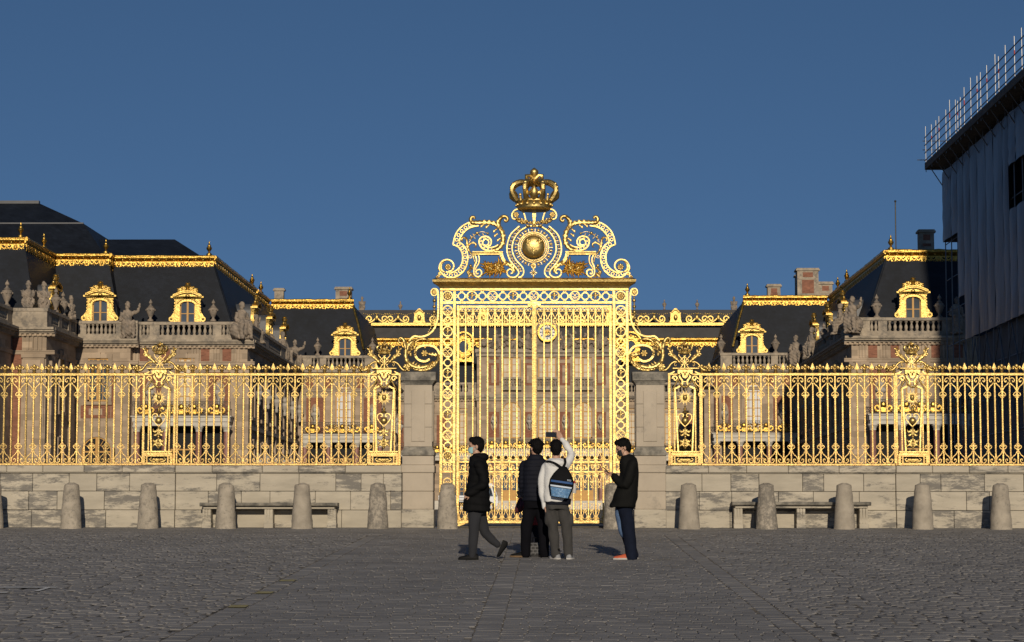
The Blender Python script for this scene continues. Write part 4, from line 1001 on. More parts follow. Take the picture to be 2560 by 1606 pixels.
def window(F, c, z0, z1, w, nx=2, ny=4, arch=False, gm=None, name='window', surround=True, wood=None):
    gm = gm or GLASS; wood = wood or WOOD; p = F.p; h = w / 2
    def poly(hw, za, zb, ar):
        if not ar: return [(c - hw, za), (c + hw, za), (c + hw, zb), (c - hw, zb)]
        r = hw; return [(c - hw, za), (c + hw, za)] + [(c + r * math.cos(R(q)), zb - r + r * math.sin(R(q))) for q in range(0, 181, 15)]
    def pr(pg, d0, d1):
        m = MB()
        if F.y is not None: m.prism(pg, F.y - d1, F.y - d0)
        else:
            m.prism(pg, 0, d1 - d0); m.v = [(F.x + F.n * (d1 - y), u_, z) for u_, y, z in m.v]
        return m
    root = pr(poly(h, z0, z1, arch), -.02, .015).build(name, gm, p, 0)
    bs = [(c - h, c - h + .13, .015, .06, z0, z1 - (h if arch else 0)), (c + h - .13, c + h, .015, .06, z0, z1 - (h if arch else 0)), (c - .1, c + .1, .015, .065, z0, z1 - .02), (c - h, c + h, .015, .06, z0, z0 + .12)]
    if not arch: bs.append((c - h, c + h, .015, .062, z1 - .1, z1))
    zt = z1 - (h if arch else 0)
    for i in range(1, ny): bs.append((c - h + .05, c + h - .05, .015, .045, z0 + (zt - z0) * i / ny - .034, z0 + (zt - z0) * i / ny + .034))
    for i in range(1, nx):
        for s_ in (-1, 1): bs.append((c + s_ * h * i / nx - .028, c + s_ * h * i / nx + .028, .015, .045, z0, zt))
    m = MB()
    for b in bs: F.bx(m, *b)
    if arch and F.y is not None:
        m.ribbon([(c + (h - .05) * math.cos(R(q)), zt + (h - .05) * math.sin(R(q))) for q in range(0, 181, 10)], .1, F.y - .06, F.y - .015)
        m.ribbon([(c + h * .5 * math.cos(R(q)), zt + h * .5 * math.sin(R(q))) for q in range(0, 181, 15)], .045, F.y - .045, F.y - .015)
        for q in (30, 60, 120, 150): m.ribbon([(c + h * .5 * math.cos(R(q)), zt + h * .5 * math.sin(R(q))), (c + h * .95 * math.cos(R(q)), zt + h * .95 * math.sin(R(q)))], .045, F.y - .045, F.y - .015)
        F.bx(m, c - h, c + h, .015, .062, zt - .06, zt + .06)
    m.build('window_frame', wood, root, 0)
    if surround:
        m = MB(); F.bx(m, c - h - .28, c - h, -.02, .16, z0 - .1, zt); F.bx(m, c + h, c + h + .28, -.02, .16, z0 - .1, zt); F.bx(m, c - h - .32, c + h + .32, -.02, .2, z0 - .25, z0 - .02)
        if arch and F.y is not None: m.ribbon([(c + (h + .14) * math.cos(R(q)), zt + (h + .14) * math.sin(R(q))) for q in range(0, 181, 10)], .28, F.y - .16, F.y + .02)
        else: F.bx(m, c - h - .28, c + h + .28, -.02, .165, zt, zt + .3); F.bx(m, c - .18, c + .18, -.02, .22, zt, zt + .42)
        m.build('window_surround', STONE, root, 0)
    return root
# gilded roof crest, built of one repeated pendant
def pend_mesh():
    m = MB(); k = 1.0
    m.prism([(-.22, 0), (.22, 0), (.23, -.2), (.14, -.36), (0, -.46), (-.14, -.36), (-.23, -.2)], -.06, .03)
    m.ball(0, -.07, -.17, .11, .06, .13); m.ball(0, -.02, -.55, .06); m.lathe([(.02, 0), (.05, -.05), (.01, -.1)][::-1], 0, -.02, -.58, 8)
    for s in (-1, 1):
        m.ribbon(catmull([(s * .2, -.03), (s * .32, -.2), (s * .46, -.22), (s * .54, -.08), (s * .44, -.02), (s * .4, -.1)], 4), .07, -.05, .03)
        m.ball(s * .54, -.03, -.26, .06); m.ball(s * .27, -.04, -.3, .045); m.ball(s * .4, -.04, -.32, .035)
    m.ball(.57, -.02, -.36, .05, .04, .1); m.ball(-.57, -.02, -.36, .03, .03, .06)
    me = m.mesh('pendant', (0, 0, 0), 40); me.materials.append(GOLDR); return me
PEND = pend_mesh()
FIN = MB().lathe([(.24, 0), (.2, .16), (.11, .2), (.07, .3), (.12, .38), (.2, .5), (.22, .62), (.13, .68), (.15, .74), (.1, .84), (.05, .9), (.07, .97), (.02, 1.12)], 0, 0, 0, 10).mesh('finial', (0, 0, 0), 50); FIN.materials.append(GOLDR)
ROS = MB().ball(0, 0, 0, .085, nu=8, nv=5).mesh('rosette', (0, 0, 0), 60); ROS.materials.append(GOLDR)
def crest(p, F, u0, u1, d, zt, finials=(), pend=True):
    m = MB(); n = max(2, int((u1 - u0) / .35)); rr = random.Random(int(u0 * 10) + 99)
    pts = []
    for i in range(n + 1):
        x, y = F.pt(u0 + (u1 - u0) * i / n, d + .12); pts.append((x, y, zt - .12 + rr.uniform(-.025, .025)))
    m.tube(pts, [.12 + rr.uniform(-.02, .02) for _ in pts], 8)
    o = m.build('roof_crest', GOLDR, p, 60)
    m = MB(); F.cove(m, u0, u1, d - .3, d - .06, d + .2, zt - .52, zt - .2); F.bx(m, u0, u1, d - .3, d + .22, zt - .23, zt - .16); F.bx(m, u0, u1, d - .3, d + .15, zt - .58, zt - .50)
    m.build('crest_band', GOLDR, o, 30)
    N = max(1, round((u1 - u0) / 1.14)); st = (u1 - u0) / N
    for i in range(N):
        x, y = F.pt(u0 + st * (i + .5), d + .12)
        if pend: place('pendant', PEND, o, x, y, zt - .54, F.rz(), (st / 1.14, 1, 1.2))
    for i in range(N * 2 if pend else 0):
        x, y = F.pt(u0 + st / 2 * (i + .5), d + .07); place('rosette', ROS, o, x, y, zt - .38)
    for f_ in finials:
        x, y = F.pt(f_, d - .05); place('finial', FIN, o, x, y, zt - .04)
    return o
# gilded dormer
def dormer_meshes():
    k = .005835
    out = [(180, 0), (212, 40), (222, 85), (200, 125), (172, 165), (162, 220), (160, 300), (182, 345), (180, 362), (150, 376), (100, 396), (50, 410), (0, 415)]
    inn = [(100, 0), (100, 40), (100, 85), (100, 125), (100, 165), (100, 220), (100, 245), (99, 258), (92, 274), (76, 288), (52, 298), (26, 303), (0, 305)]
    m = MB(); fs = []; vs = []
    L_ = [(x * k, z * k) for x, z in out]; I_ = [(x * k, z * k) for x, z in inn]
    L_ = L_ + [(-x, z) for x, z in L_[-2::-1]]; I_ = I_ + [(-x, z) for x, z in I_[-2::-1]]
    n = len(L_)
    for (a, b), (c, d) in zip(L_, I_): vs += [(a, -.12, b), (c, -.12, d), (c, .2, d), (a, .2, b)]
    for i in range(n - 1):
        a, b = 4 * i, 4 * i + 4; fs += [(a + q, a + (q + 1) % 4, b + (q + 1) % 4, b + q) for q in range(4)]
    m.add(vs, fs)
    m.ribbon([(x * 1.0, z + .03) for x, z in [(-.235 * 5.2, 2.03)] + [(a, b) for a, b in L_[7:-7]] + [(.235 * 5.2, 2.03)]], .12, -.34, .1)
    m.ribbon([(x, z + .1) for x, z in L_[8:-8]], .07, -.42, .1)
    m.ribbon(I_, .05, -.17, .1)
    for s in (-1, 1):
        m.ring(s * 1.18, .42, .2, .09, -.2, .0, 16); m.ball(s * 1.18, -.16, .42, .08)
        for i in range(5): m.ball(s * (.98 - .01 * i), -.1, .95 + .22 * i, .08, .06, .1, 6, 4)
    for i in range(13): a = R(15 + 150 * i / 12); m.ball(.78 * math.cos(a), -.15, 1.48 + .5 * math.sin(a), .075, .06, .075, 6, 4)
    m.ball(0, -.18, 2.15, .16, .1, .14)
    front = m
    o = MB().lathe([(.1, 0), (.2, .08), (.22, .2), (.12, .3), (.2, .36), (.25, .5), (.16, .62), (.22, .66), (.12, .74), (.02, .78)], 0, -.1, 2.42, 10)
    for s in (-1, 1):
        for a, l in ((20, .75), (45, .6), (0, .7), (70, .45)):
            o.leaf([(s * .1, 2.5), (s * (.1 + l * .6 * math.cos(R(a))), 2.5 + l * .6 * math.sin(R(a))), (s * (.1 + l * math.cos(R(a))), 2.5 + l * math.sin(R(a)) - .06)], .26, -.12, lobes=2)
        o.ball(s * .7, -.1, 2.52, .12); o.ball(s * .45, -.12, 2.75, .1)
    wf = MB()
    for b in ((-.58, -.48, .0, .1, .05, 1.5), (.48, .58, .0, .1, .05, 1.5), (-.07, .07, -.01, .1, .05, 1.76), (-.5, .5, .0, .1, .05, .15), (-.5, .5, .02, .1, .82, .88)): wf.box(*b)
    wf.ribbon([(x * .93, z - .03) for x, z in I_[6:-6]], .08, 0, .1)
    gl = MB().prism([(x * .99, max(.02, z - .005)) for x, z in I_], .06, .08)
    bd = MB().prism([(-.95, 0), (.95, 0), (.95, 1.7)] + [(.95 * math.cos(R(q)), 1.7 + .7 * math.sin(R(q))) for q in range(10, 180, 10)] + [(-.95, 1.7)], .21, 2.6)
    res = []
    for q, nm, mt, sm in ((front, 'dormer', GOLDD, 35), (o, 'dormer_ornament', GOLDD, 50), (wf, 'dormer_window_frame', WOOD, 0), (gl, 'dormer_pane', GLASS, 0), (bd, 'dormer_body', LEAD, 40)):
        me = q.mesh(nm, (0, 0, 0), sm); me.materials.append(mt); res.append(me)
    return res
DM = dormer_meshes()
def dormer(p, x, y, z, rz=0, k=1.0):
    o = place('dormer', DM[0], p, x, y, z, rz, (k, k, k))
    for me in DM[1:]:
        c = bpy.data.objects.new(me.name, me); COL.objects.link(c); c.parent = o
    return o
def mansard(p, x0, x1, y0, y1, z0, X0, X1, Y0, Y1, z1, mt=None, name='roof'):
    return MB().frus(x0, x1, y0, y1, z0, X0, X1, Y0, Y1, z1).build(name, mt or SLATE, p, 0)
ZCt = 20.36      # crest top
def bust_niche(F, c, z, k=1.0):
    m = MB(); x, y = F.pt(c, .06)
    if F.y is not None:
        m.prism([(c + .42 * k * math.cos(R(q)), z + 1.05 * k * math.sin(R(q))) for q in range(0, 360, 20)], F.y - .05, F.y)
    else: F.bx(m, c - .4 * k, c + .4 * k, 0, .05, z - k, z + k)
    n = m.build('niche', STONE, F.p, 30)
    b = MB(); x, y = F.pt(c, .28); b.ball(x, y, z + .5 * k, .2 * k, .2 * k, .26 * k); b.ball(x, y, z + .08 * k, .38 * k, .2 * k, .24 * k); b.lathe([(.12 * k, -.8 * k), (.16 * k, -.6 * k), (.1 * k, -.45 * k), (.22 * k, -.2 * k), (.25 * k, -.1 * k)], x, y, z, 8)
    b.build('bust', CURT2, n, 60)
CURT2 = mat('white_marble_bust', (.34, .31, .27), .6, 0, .25, 3)
def rail_ornament_mesh():
    m = MB().ball(0, -.05, .55, .2, .1, .22); m.prism([(-.2, .35), (.2, .35), (.15, .02), (-.15, .02)], -.1, .02)
    for s in (-1, 1):
        m.ribbon(catmull([(s * .2, .15), (s * .45, .12), (s * .6, .35), (s * .42, .5), (s * .33, .34)], 4), .1, -.06, .02); m.ball(s * .55, -.04, .12, .09); m.ball(s * .3, -.05, .62, .08)
    me = m.mesh('gilt_cartouche', (0, 0, 0), 50); me.materials.append(GOLDR); return me
CART = rail_ornament_mesh()
def balcony(F, u0, u1, z, spots, dp=1.3):
    """stone slab, dark iron railing with gilt cartouches"""
    o = F.part('balcony', CURTS, [(u0, u1, 0, dp, z - .42, z - .08), (u0 + .08, u1 - .08, 0, dp - .1, z - .72, z - .42), (u0 - .1, u1 + .1, 0, dp + .12, z - .08, z)])
    m = MB()
    F.bx(m, u0, u1, dp - .06, dp, z + 1.0, z + 1.06); F.bx(m, u0, u1, dp - .06, dp, z + .03, z + .08)
    n = int((u1 - u0) / .16)
    for i in range(n + 1): a = u0 + (u1 - u0) * i / n; F.bx(m, a - .015, a + .015, dp - .045, dp - .015, z + .05, z + 1.02)
    for i in range(n // 2):
        a = u0 + (u1 - u0) * (i + .5) * 2 / n
        if F.y is not None: m.ring(a, z + .8, .14, .10, F.y - dp, F.y - dp + .04, 10)
    m.build('balcony_railing', IRON, o, 0)
    for s_ in spots:
        x, y = F.pt(s_, dp + .02); place('gilt_cartouche', CART, o, x, y, z + .1, F.rz())
CURTS = mat('white_limestone', (.52, .49, .43), .85, 0, .12, 1.5)
def column(p, x, y, z0, z1, r=.26):
    m = MB().lathe([(r * 1.35, 0), (r * 1.35, .12), (r * 1.1, .2), (r, .3), (r * .97, (z1 - z0) * .4), (r * .84, z1 - z0 - .45)], x, y, z0, 14); o = m.build('column', MARBLE, p, 50)
    MB().lathe([(r * .9, 0), (r * .95, .06), (r * .9, .1), (r * 1.3, .3), (r * 1.45, .34), (r * 1.45, .45)], x, y, z1 - .45, 4 * 4).build('capital', CURTS, o, 40)
def porch_front(F, c, zg, fr_bricks=True, blinds=False, w=9.0):
    """tall first-floor window, brick panels with busts, balcony on marble columns"""
    p = F.p
    window(F, c, 8.0, 12.25, 1.5, 2, 6, False, CURT if blinds else GLASSL)
    for s_ in (-1, 1):
        a, b = sorted((c + s_ * 1.75, c + s_ * 3.35)); F.part('brick_panel', BRICK, [(a, b, -.02, .03, 7.6, 11.2)])
        bust_niche(F, c + s_ * 2.55, 9.6)
        a, b = sorted((c + s_ * 1.15, c + s_ * 1.78)); F.part('brick_panel', BRICK, [(a, b, -.02, .03, ZW - 1.55, ZW - .64)])
        a, b = sorted((c + s_ * 2.75, c + s_ * 3.4)); F.part('brick_panel', BRICK, [(a, b, -.02, .03, ZW - 1.55, ZW - .64)])
        for q in (.75, 2.25, 3.75):
            F.part('triglyph', STONE, [(c + s_ * q - .3 + .21 * i, c + s_ * q - .3 + .21 * i + .16, -.02, .1, ZW - 1.56, ZW - .64) for i in range(3)])
        F.part('pilaster', STONE, [(c + s_ * 3.85 - .42, c + s_ * 3.85 + .42, -.02, .14, zg, ZW - 1.9), (c + s_ * 3.85 - .5, c + s_ * 3.85 + .5, -.02, .2, ZW - 2.1, ZW - 1.87)])
    balcony(F, c - 3.6, c + 3.6, 7.9, [c - 2.6, c - .95, c, c + .95, c + 2.6], 1.6)
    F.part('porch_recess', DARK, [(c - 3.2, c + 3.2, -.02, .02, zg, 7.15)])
    window(F, c, zg + .3, zg + 4.6, 2.0, 2, 4, False, GLASS, 'porch_door', False)
    for s_ in (-3.3, -1.25, 1.25, 3.3):
        x, y = F.pt(c + s_, 1.2); column(p, x, y, zg, 7.2)
def side_facade(p, x, n, y0, y1, zg):
    """long wall seen at a raking angle along the court"""
    F = Fac(p, None, x, n)
    entablature(F, y0, y1); L_ = y1 - y0
    balustrade(F, y0, y1, [(y0 + L_ * a, y0 + L_ * b, max(3, int(L_ * (b - a) / .42))) for a, b in ((.06, .28), (.38, .62), (.72, .94))])
    N = max(3, int(L_ / 5))
    for i in range(N):
        c = y0 + L_ * (i + .5) / N
        window(F, c, 8.0, 12.0, 1.5, 2, 5); window(F, c, zg + .6, zg + 5, 1.6, 2, 4)
        for s_ in (-1, 1): F.part('brick_panel', BRICK, [(c + s_ * 1.75 - .5, c + s_ * 1.75 + .5, -.02, .03, 7.8, 11.5)])
        F.part('pilaster', STONE, [(c - L_ / N / 2 - .4, c - L_ / N / 2 + .4, -.02, .18, zg, ZW - 1.9), (c - L_ / N / 2 - .5, c - L_ / N / 2 + .5, -.02, .24, ZW - 2.15, ZW - 1.87)])
        bust_niche(F, c + L_ / N / 2 - 1.0, 9.8); bust_niche(F, c + L_ / N / 2 - 1.0, 4.6)
    F.part('string_course', STONED, [(y0, y1, -.02, .22, 7.0, 7.3)])
    return F
def chimney(p, x0, x1, y, z0, z1, brick=True):
    d = (x1 - x0) * .8
    m = MB().box(x0, x1, y, y + d, z0, z1 - .25).box(x0 - .12, x1 + .12, y - .12, y + d + .12, z1 - .25, z1 - .1).box(x0 - .05, x1 + .05, y - .05, y + d + .05, z1 - .1, z1)
    o = m.build('chimney', STONED, p, 0)
    if brick: MB().box(x0 + (x1 - x0) * .22, x1 - (x1 - x0) * .22, y - .02, y + .05, z0 + .4, z1 - 1.1).box(x0 + (x1 - x0) * .26, x1 - (x1 - x0) * .26, y - .02, y + .05, z1 - .85, z1 - .4).build('brick_inlay', BRICK, o, 0)

def wing(s, Y1, Y2, labels):
    D = lambda d: AX + s * d
    xx = lambda a, b: tuple(sorted((D(a), D(b))))
    zg = gz(Y1) - .05
    # --- the long wing: front d 22.1 .. 40 at Y1, court side wall back to Y2
    p = thing('palace_wing', labels[0], 'building', (D(28), Y1, zg))
    a, b = xx(22.1, 46)
    MB().box(a, b, Y1, Y2 + 14, zg, ZW - .001).build('wall', STONE, p, 0)
    F = Fac(p, Y1)
    fa, fb = xx(21.55, 30.6)
    entablature(F, fa, fb); porch_front(F, D(26.7), zg)
    # balusters in the gaps seen in the photograph, counted outwards from the corner
    runs = [xx(q, r) + (k,) for q, r, k in ((23.45, 24.05, 2), (24.7, 28.65, 10), (29.4, 30.0, 2))]
    balustrade(F, *xx(22.1, 30.6), runs)
    mansard(p, *xx(22.9, 46), Y1 + .9, Y2 + 14, ZW, *xx(25.25, 46), Y1 + 3.7, Y2 + 12, ZCt - .5)
    crest(p, Fac(p, Y1 + 3.7), *xx(25.2, 33.0), 0, ZCt, (D(25.6),))
    S = Fac(p, None, D(25.25), -s)
    crest(p, S, Y1 + 3.7, Y2 - 6, 0, ZCt, (Y2 - 7.5,))
    crest(p, S, Y2 - 5, Y2 + 3.5, -.0, ZCt, (Y2 - 1.5,))
    crest(p, Fac(p, Y2 - 5.6), *xx(25.3, 26.9), 0, ZCt + .02, (D(25.6),), False)
    mansard(p, *xx(25.5, 46), Y1 + 4.2, Y2 + 11, ZCt - .5, *xx(29.2, 46), Y1 + 9.5, Y2 + 8, 22.3 if s < 0 else 20.9, SLATE, 'upper_roof')
    dormer(p, D(26.7), Y1 + .75, ZW + 1.2)
    m = MB(); m.tube([(D(22.95), Y1 + .95, ZW), (D(25.25), Y1 + 3.68, ZCt - .6)], .09, 6); m.build('hip_roll', SLATE, p, 60)
    for k in range(3): dormer(p, D(22.75), Y1 + 9 + k * 9.5, ZW + 1.15, -s * math.pi / 2)
    side_facade(p, D(22.1), -s, Y1, Y2, zg)
    # --- the pavilion closing the court: front d 15.2 .. 22.1 at Y2
    zg2 = gz(Y2) - .05; q = thing('palace_pavilion', labels[1], 'building', (D(18.6), Y2, zg2))
    a, b = xx(15.2, 22.1)
    MB().box(a, b, Y2, 232, zg2, ZW - .001).build('wall', STONE, q, 0)
    G = Fac(q, Y2); ga, gb = xx(14.7, 21.5); entablature(G, ga, gb); c2 = 18.0
    balustrade(G, *xx(15.2, 21.9), [xx(i, j) + (k,) for i, j, k in ((20.2, 20.9, 2), (16.2, 19.6, 9))])
    porch_front(G, D(c2), zg2, True, True)
    mansard(q, *xx(16.0, 23), Y2 + .9, 232, ZW, *xx(17.6, 25.25), Y2 + 3.6, 231, ZCt - .5)
    crest(q, Fac(q, Y2 + 3.6), *xx(17.5, 25.0), 0, ZCt, (D(17.9),))
    m = MB()                     # gilt hip roll down the inner edge of the mansard
    m.tube([(D(17.55), Y2 + 3.55, ZCt - .6), (D(17.0), Y2 + 2.7, 18.0), (D(16.4), Y2 + 1.6, 15.6)], .13, 6); m.build('hip_roll', GOLDR, q, 60)
    dormer(q, D(c2), Y2 + .75, ZW + 1.2)
    side_facade(q, D(15.2), -s, Y2, 232, zg2)
    # --- front part of the wing, stepped forward away from the court
    return p, q
LW, LP = wing(-1, 168.0, 202.0, ('left palace wing of stone and brick with gilded dormer and slate roof', 'pale left pavilion with one gilded dormer, nearest the gate on the left'))
RW, RP = wing(1, 164.8, 199.0, ('right palace wing, partly in the scaffold shadow, with one gilded dormer', 'pale right pavilion with one gilded dormer, nearest the gate on the right'))
# chimneys and mast
def chim(p, pa, pb, py0, py1, Y, brick=True): chimney(p, X_(pa, Y, py1), X_(pb, Y, py1), Y, Z_(py0, Y), Z_(py1, Y), brick)
chim(RP, 1993, 2046, 745, 671, 210); chim(RP, 1988, 2002, 745, 688, 213, False); chim(RP, 1919, 1951, 745, 711, 210); chim(RP, 2046, 2081, 745, 705, 211)
chim(LP, 839, 878, 760, 717, 212); chim(LP, 686, 709, 760, 720, 212, False)
chim(RW, 2298, 2335, 630, 575, 176)
mast = MB(); x = X_(2239, 176, 560); mast.tube([(x, 176, Z_(625, 176)), (x, 176, Z_(505, 176))], .045, 6).ball(x, 176, Z_(505, 176), .09); mast.build('lightning_rod', IRON, RW)

# left: two more fronts stepping towards the camera
D = lambda d: AX - d
p = thing('palace_wing', 'far left palace front stepping forward beside a big slate roof', 'building', (D(36), 157, gz(157)))
zg = gz(157) - .05
MB().box(D(46), D(30.6), 167.0, 182, zg, ZW - .001).build('wall', STONE, p, 0)
MB().box(D(46), D(34.6), 157.0, 167, zg, ZW - .002).build('wall', STONE, p, 0)
MB().box(D(52), D(37.0), 146.0, 157, zg, ZW - .003).build('wall', STONE, p, 0)
F1 = Fac(p, 167.0); entablature(F1, D(34.5), D(30.0)); balustrade(F1, D(34.5), D(30.1), [(D(33.9), D(31.7), 7)])
F1.part('pilaster', STONE, [(D(31.7), D(30.7), -.02, .16, zg, ZW - 1.9), (D(31.8), D(30.62), -.02, .22, ZW - 2.1, ZW - 1.87)])
window(F1, X_(241, 167), Z_(1004, 167), Z_(896, 167), 1.5, 2, 5)
F1.part('brick_panel', BRICK, [(D(34.2), D(32.0), -.02, .04, Z_(1046, 167), Z_(1014, 167)), (D(31.95), D(31.75), -.02, .04, Z_(1046, 167), Z_(935, 167))])
F1.part('stone_tablet', STONE, [(D(33.6), D(32.6), .0, .07, Z_(1038, 167), Z_(1022, 167))])
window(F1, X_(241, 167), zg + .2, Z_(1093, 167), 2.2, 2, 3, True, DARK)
Fs = Fac(p, None, D(34.6), 1); entablature(Fs, 157, 167); balustrade(Fs, 157, 167, [(158.5, 161, 6), (162, 164.2, 5), (165, 166.5, 4)])
Fs.part('pilaster', STONE, [(158, 159, -.02, .2, zg, ZW - 1.9)]); Fs.part('pilaster', STONE, [(164.5, 165.5, -.02, .2, zg, ZW - 1.9)]); window(Fs, 161.8, 8, 12, 1.5); window(Fs, 161.8, zg + .5, zg + 5, 1.6)
F0 = Fac(p, 157.0); entablature(F0, D(37.2), D(34.0)); balustrade(F0, D(37.1), D(34.6), [])
F0.part('pilaster', STONE, [(D(36.2), D(34.7), -.02, .16, zg, ZW - 1.9), (D(36.3), D(34.6), -.02, .24, ZW - 2.1, ZW - 1.87)])
F0.part('triglyph', STONE, [(D(36.0) + .3 * i, D(36.0) + .3 * i + .2, -.02, .12, ZW - 1.56, ZW - .64) for i in range(4)])
F0.part('brick_panel', BRICK, [(D(36.95), D(36.3), -.02, .05, zg, ZW - .7)])
m = MB(); m.tube([(D(37.05) - .02, 156.8, ZW - .6), (D(37.05) - .02, 156.8, ZW - 1.2), (D(37.2), 156.7, ZW - 2), (D(37.2), 156.7, zg)], .11, 8); m.build('downpipe', LEAD, p, 50)
Ff = Fac(p, None, D(37.0), 1); entablature(Ff, 146, 157); balustrade(Ff, 146, 157, [(148, 155.6, 18)])
mansard(p, D(46), D(31.4), 167.9, 182, ZW, D(46), D(33.0), 170.3, 181, ZCt - .5)
mansard(p, D(46), D(35.5), 157.9, 172, ZW, D(46), D(37.1), 160.6, 172, ZCt - .5)
crest(p, Fac(p, 170.3), D(37.4), D(32.9), 0, ZCt, (D(33.2),)); crest(p, Fac(p, None, D(32.95), 1), 170.3, 172, 0, ZCt)
crest(p, Fac(p, 160.6), D(44.5), D(37.1), 0, ZCt, (D(37.4),)); crest(p, Fac(p, None, D(37.1), 1), 160.6, 170.2, 0, ZCt, (167,))
mansard(p, D(60), D(33.2), 171.8, 195, ZCt - .5, D(60), D(36.0), 175.5, 193, 23.3, SLATE, 'upper_roof')
mansard(p, D(60), D(36.0), 175.5, 193, 23.3, D(60), D(40.3), 179, 190, 25.4, SLATE, 'upper_roof')
MB().box(D(60), D(40.3), 178.9, 179.4, 25.36, 25.6).box(D(60), D(36.0), 175.45, 175.6, 23.28, 23.38).build('lead_ridge', LEAD, p)
dormer(p, X_(248.5, 168.5), 167.75, ZW + 1.2); dormer(p, D(35.3), 162.3, ZW + 1.15, math.pi / 2)

# ------------------------------------------------------------------ central block behind the gate
SLATELIT = mat('sunlit_grey_slate', (.055, .052, .05), .6, 0, .2, 1.0)  # slate of the far upper roof, sunlight put into its lighter colour
YF = 241.0; zf = gz(YF) + .9
c = thing('palace_centre', 'central palace front with clock seen through the golden gate', 'building', (AX, YF, zf))
MB().box(AX - 22, AX + 22, YF, YF + 15, gz(YF) - .1, ZW - .002).build('wall', STONE, c, 0)
MB().box(AX - 7.4, AX + 7.4, YF - 1.6, YF + 8, gz(YF) - .1, 18.0).build('wall', STONE, c, 0)
FB_ = Fac(c, YF); FA = Fac(c, YF - 1.6)
zc = lambda py: Z_(py, YF - 1.6)
entablature(FB_, AX - 15.6, AX - 7.4); entablature(FB_, AX + 7.4, AX + 15.6)
balustrade(FB_, AX - 15.6, AX - 7.5, [(AX - 14.8, AX - 12.2, 7), (AX - 11.2, AX - 8.4, 8)]); balustrade(FB_, AX + 7.5, AX + 15.6, [(AX + 12.2, AX + 14.8, 7), (AX + 8.4, AX + 11.2, 8)])
mansard(c, AX - 22, AX + 22, YF + .9, YF + 14, ZW, AX - 21, AX + 21, YF + 3, YF + 12.5, 19.4)
mansard(c, AX - 21, AX + 21, YF + 3.05, YF + 12.4, 19.4, AX - 20.8, AX + 20.8, YF + 5.6, YF + 7.4, 23.2, SLATELIT, 'upper_roof')
crest(c, Fac(c, YF + 3), AX - 19.4, AX + 19.4, 0, 19.95)
# upper gilt cresting of scrolls, shells and crowned cartouches
z0 = 21.62; up = MB(); F = Fac(c, YF + 3.9); F.bx(up, AX - 19, AX + 19, 0, .25, z0 - .3, z0)
uo = up.build('upper_cresting', GOLDD, c, 30)
sm = MB(); tm = MB()
for s_ in (-1, 1):
    sm.ribbon([(s_ * (.75 + a), b) for a, b in spiral(.1, .42, .42, .1, -90, 380, 20)], .12, -.12, .06); sm.ribbon(catmull([(s_ * .1, .55), (s_ * .4, .25), (s_ * .85, .02)], 5), .12, -.12, .06)
    for i in range(7): sm.ball(s_ * (.15 + i * .22), -.05, 1.02 - .12 * math.sin(i / 6 * 3.1), .07, nu=6, nv=4)
sm.ball(0, -.08, .55, .22, .1, .3); sm.ball(0, -.05, .95, .12)
tm.prism([(-.95, 0), (.95, 0), (.8, .3), (.72, 1.15), (.85, 1.25), (.4, 1.35), (.25, 1.75), (0, 1.85), (-.25, 1.75), (-.4, 1.35), (-.85, 1.25), (-.72, 1.15), (-.8, .3)], -.18, .15)
tm.ball(0, -.25, .65, .3, .15, .38)
for i in range(9): a = R(20 + 140 * i / 8); tm.ball(.55 * math.cos(a), -.2, 1.2 + .4 * math.sin(a), .13, nu=6, nv=4)
sme = sm.mesh('gilt_scroll', (0, 0, 0), 50); sme.materials.append(GOLDD); tme = tm.mesh('gilt_trophy', (0, 0, 0), 40); tme.materials.append(GOLDD)
for i in range(-8, 9):
    x = AX + i * 2.3
    if abs(x - AX) < 1: continue
    place('gilt_trophy' if i % 3 == 0 else 'gilt_scroll', tme if i % 3 == 0 else sme, uo, x, YF + 3.75, z0, 0, (.72, 1, .85) if i % 3 == 0 else (.95, 1, 1))
# avant-corps: ground floor doors, arched windows, attic
cxs = [AX - 3.75, AX, AX + 3.75]
for x in cxs:
    window(FA, x, zc(1253), zc(1158), 2.1, 2, 4, False, GLASS, 'door', False)
    m = MB(); FA.bx(m, x - 1.0, x + 1.0, .03, .08, zc(1253), zc(1226)); m.build('door_panel', WOOD, c, 0)
    window(FA, x, zc(1096), zc(1006), 1.95, 2, 6, True, GLASSL)
    window(FA, x, zc(949), zc(894), 1.9, 2, 3, False, GLASSL)
    balustrade(FA, x - 1.05, x + 1.05, [(x - 1.0, x + 1.0, 6)], zc(949) - 1.15, .42)
for x in (AX - 5.6, AX - 1.87, AX + 1.87, AX + 5.6):
    FA.part('marble_panel', BRICK, [(x - .55, x + .55, -.02, .03, zc(1094), zc(1030))]); bust_niche(FA, x, zc(1056), .85)
    FA.part('marble_panel', BRICK, [(x - .55, x + .55, -.02, .03, zc(964), zc(908))]); FA.part('oval_tablet', STONE, [(x - .28, x + .28, .02, .08, zc(958), zc(914))])
    FA.part('brick_panel', BRICK, [(x - .5, x + .5, -.02, .03, zc(899), zc(885))])
    m = MB(); xx_, yy_ = x, YF - 1.6 - .9; m.lathe([(.3, 0), (.3, .2), (.22, .3), (.22, 4.6), (.3, 4.8), (.34, 5.0)], xx_, yy_, zf, 12); m.build('column', MARBLE, c, 50)
FA.part('entablature', STONED, [(AX - 7.5, AX + 7.5, -.1, .35, zc(995), zc(986)), (AX - 7.5, AX + 7.5, -.1, .2, zc(1002), zc(995))])
FA.part('attic_cornice', STONED, [(AX - 7.6, AX + 7.6, -.1, .45, 17.98, 18.35), (AX - 7.5, AX + 7.5, -.1, .2, 17.6, 17.98)])
balcony(FA, AX - 7.2, AX + 7.2, zc(1124), [AX + i * 1.45 for i in range(-4, 5)], 1.2)
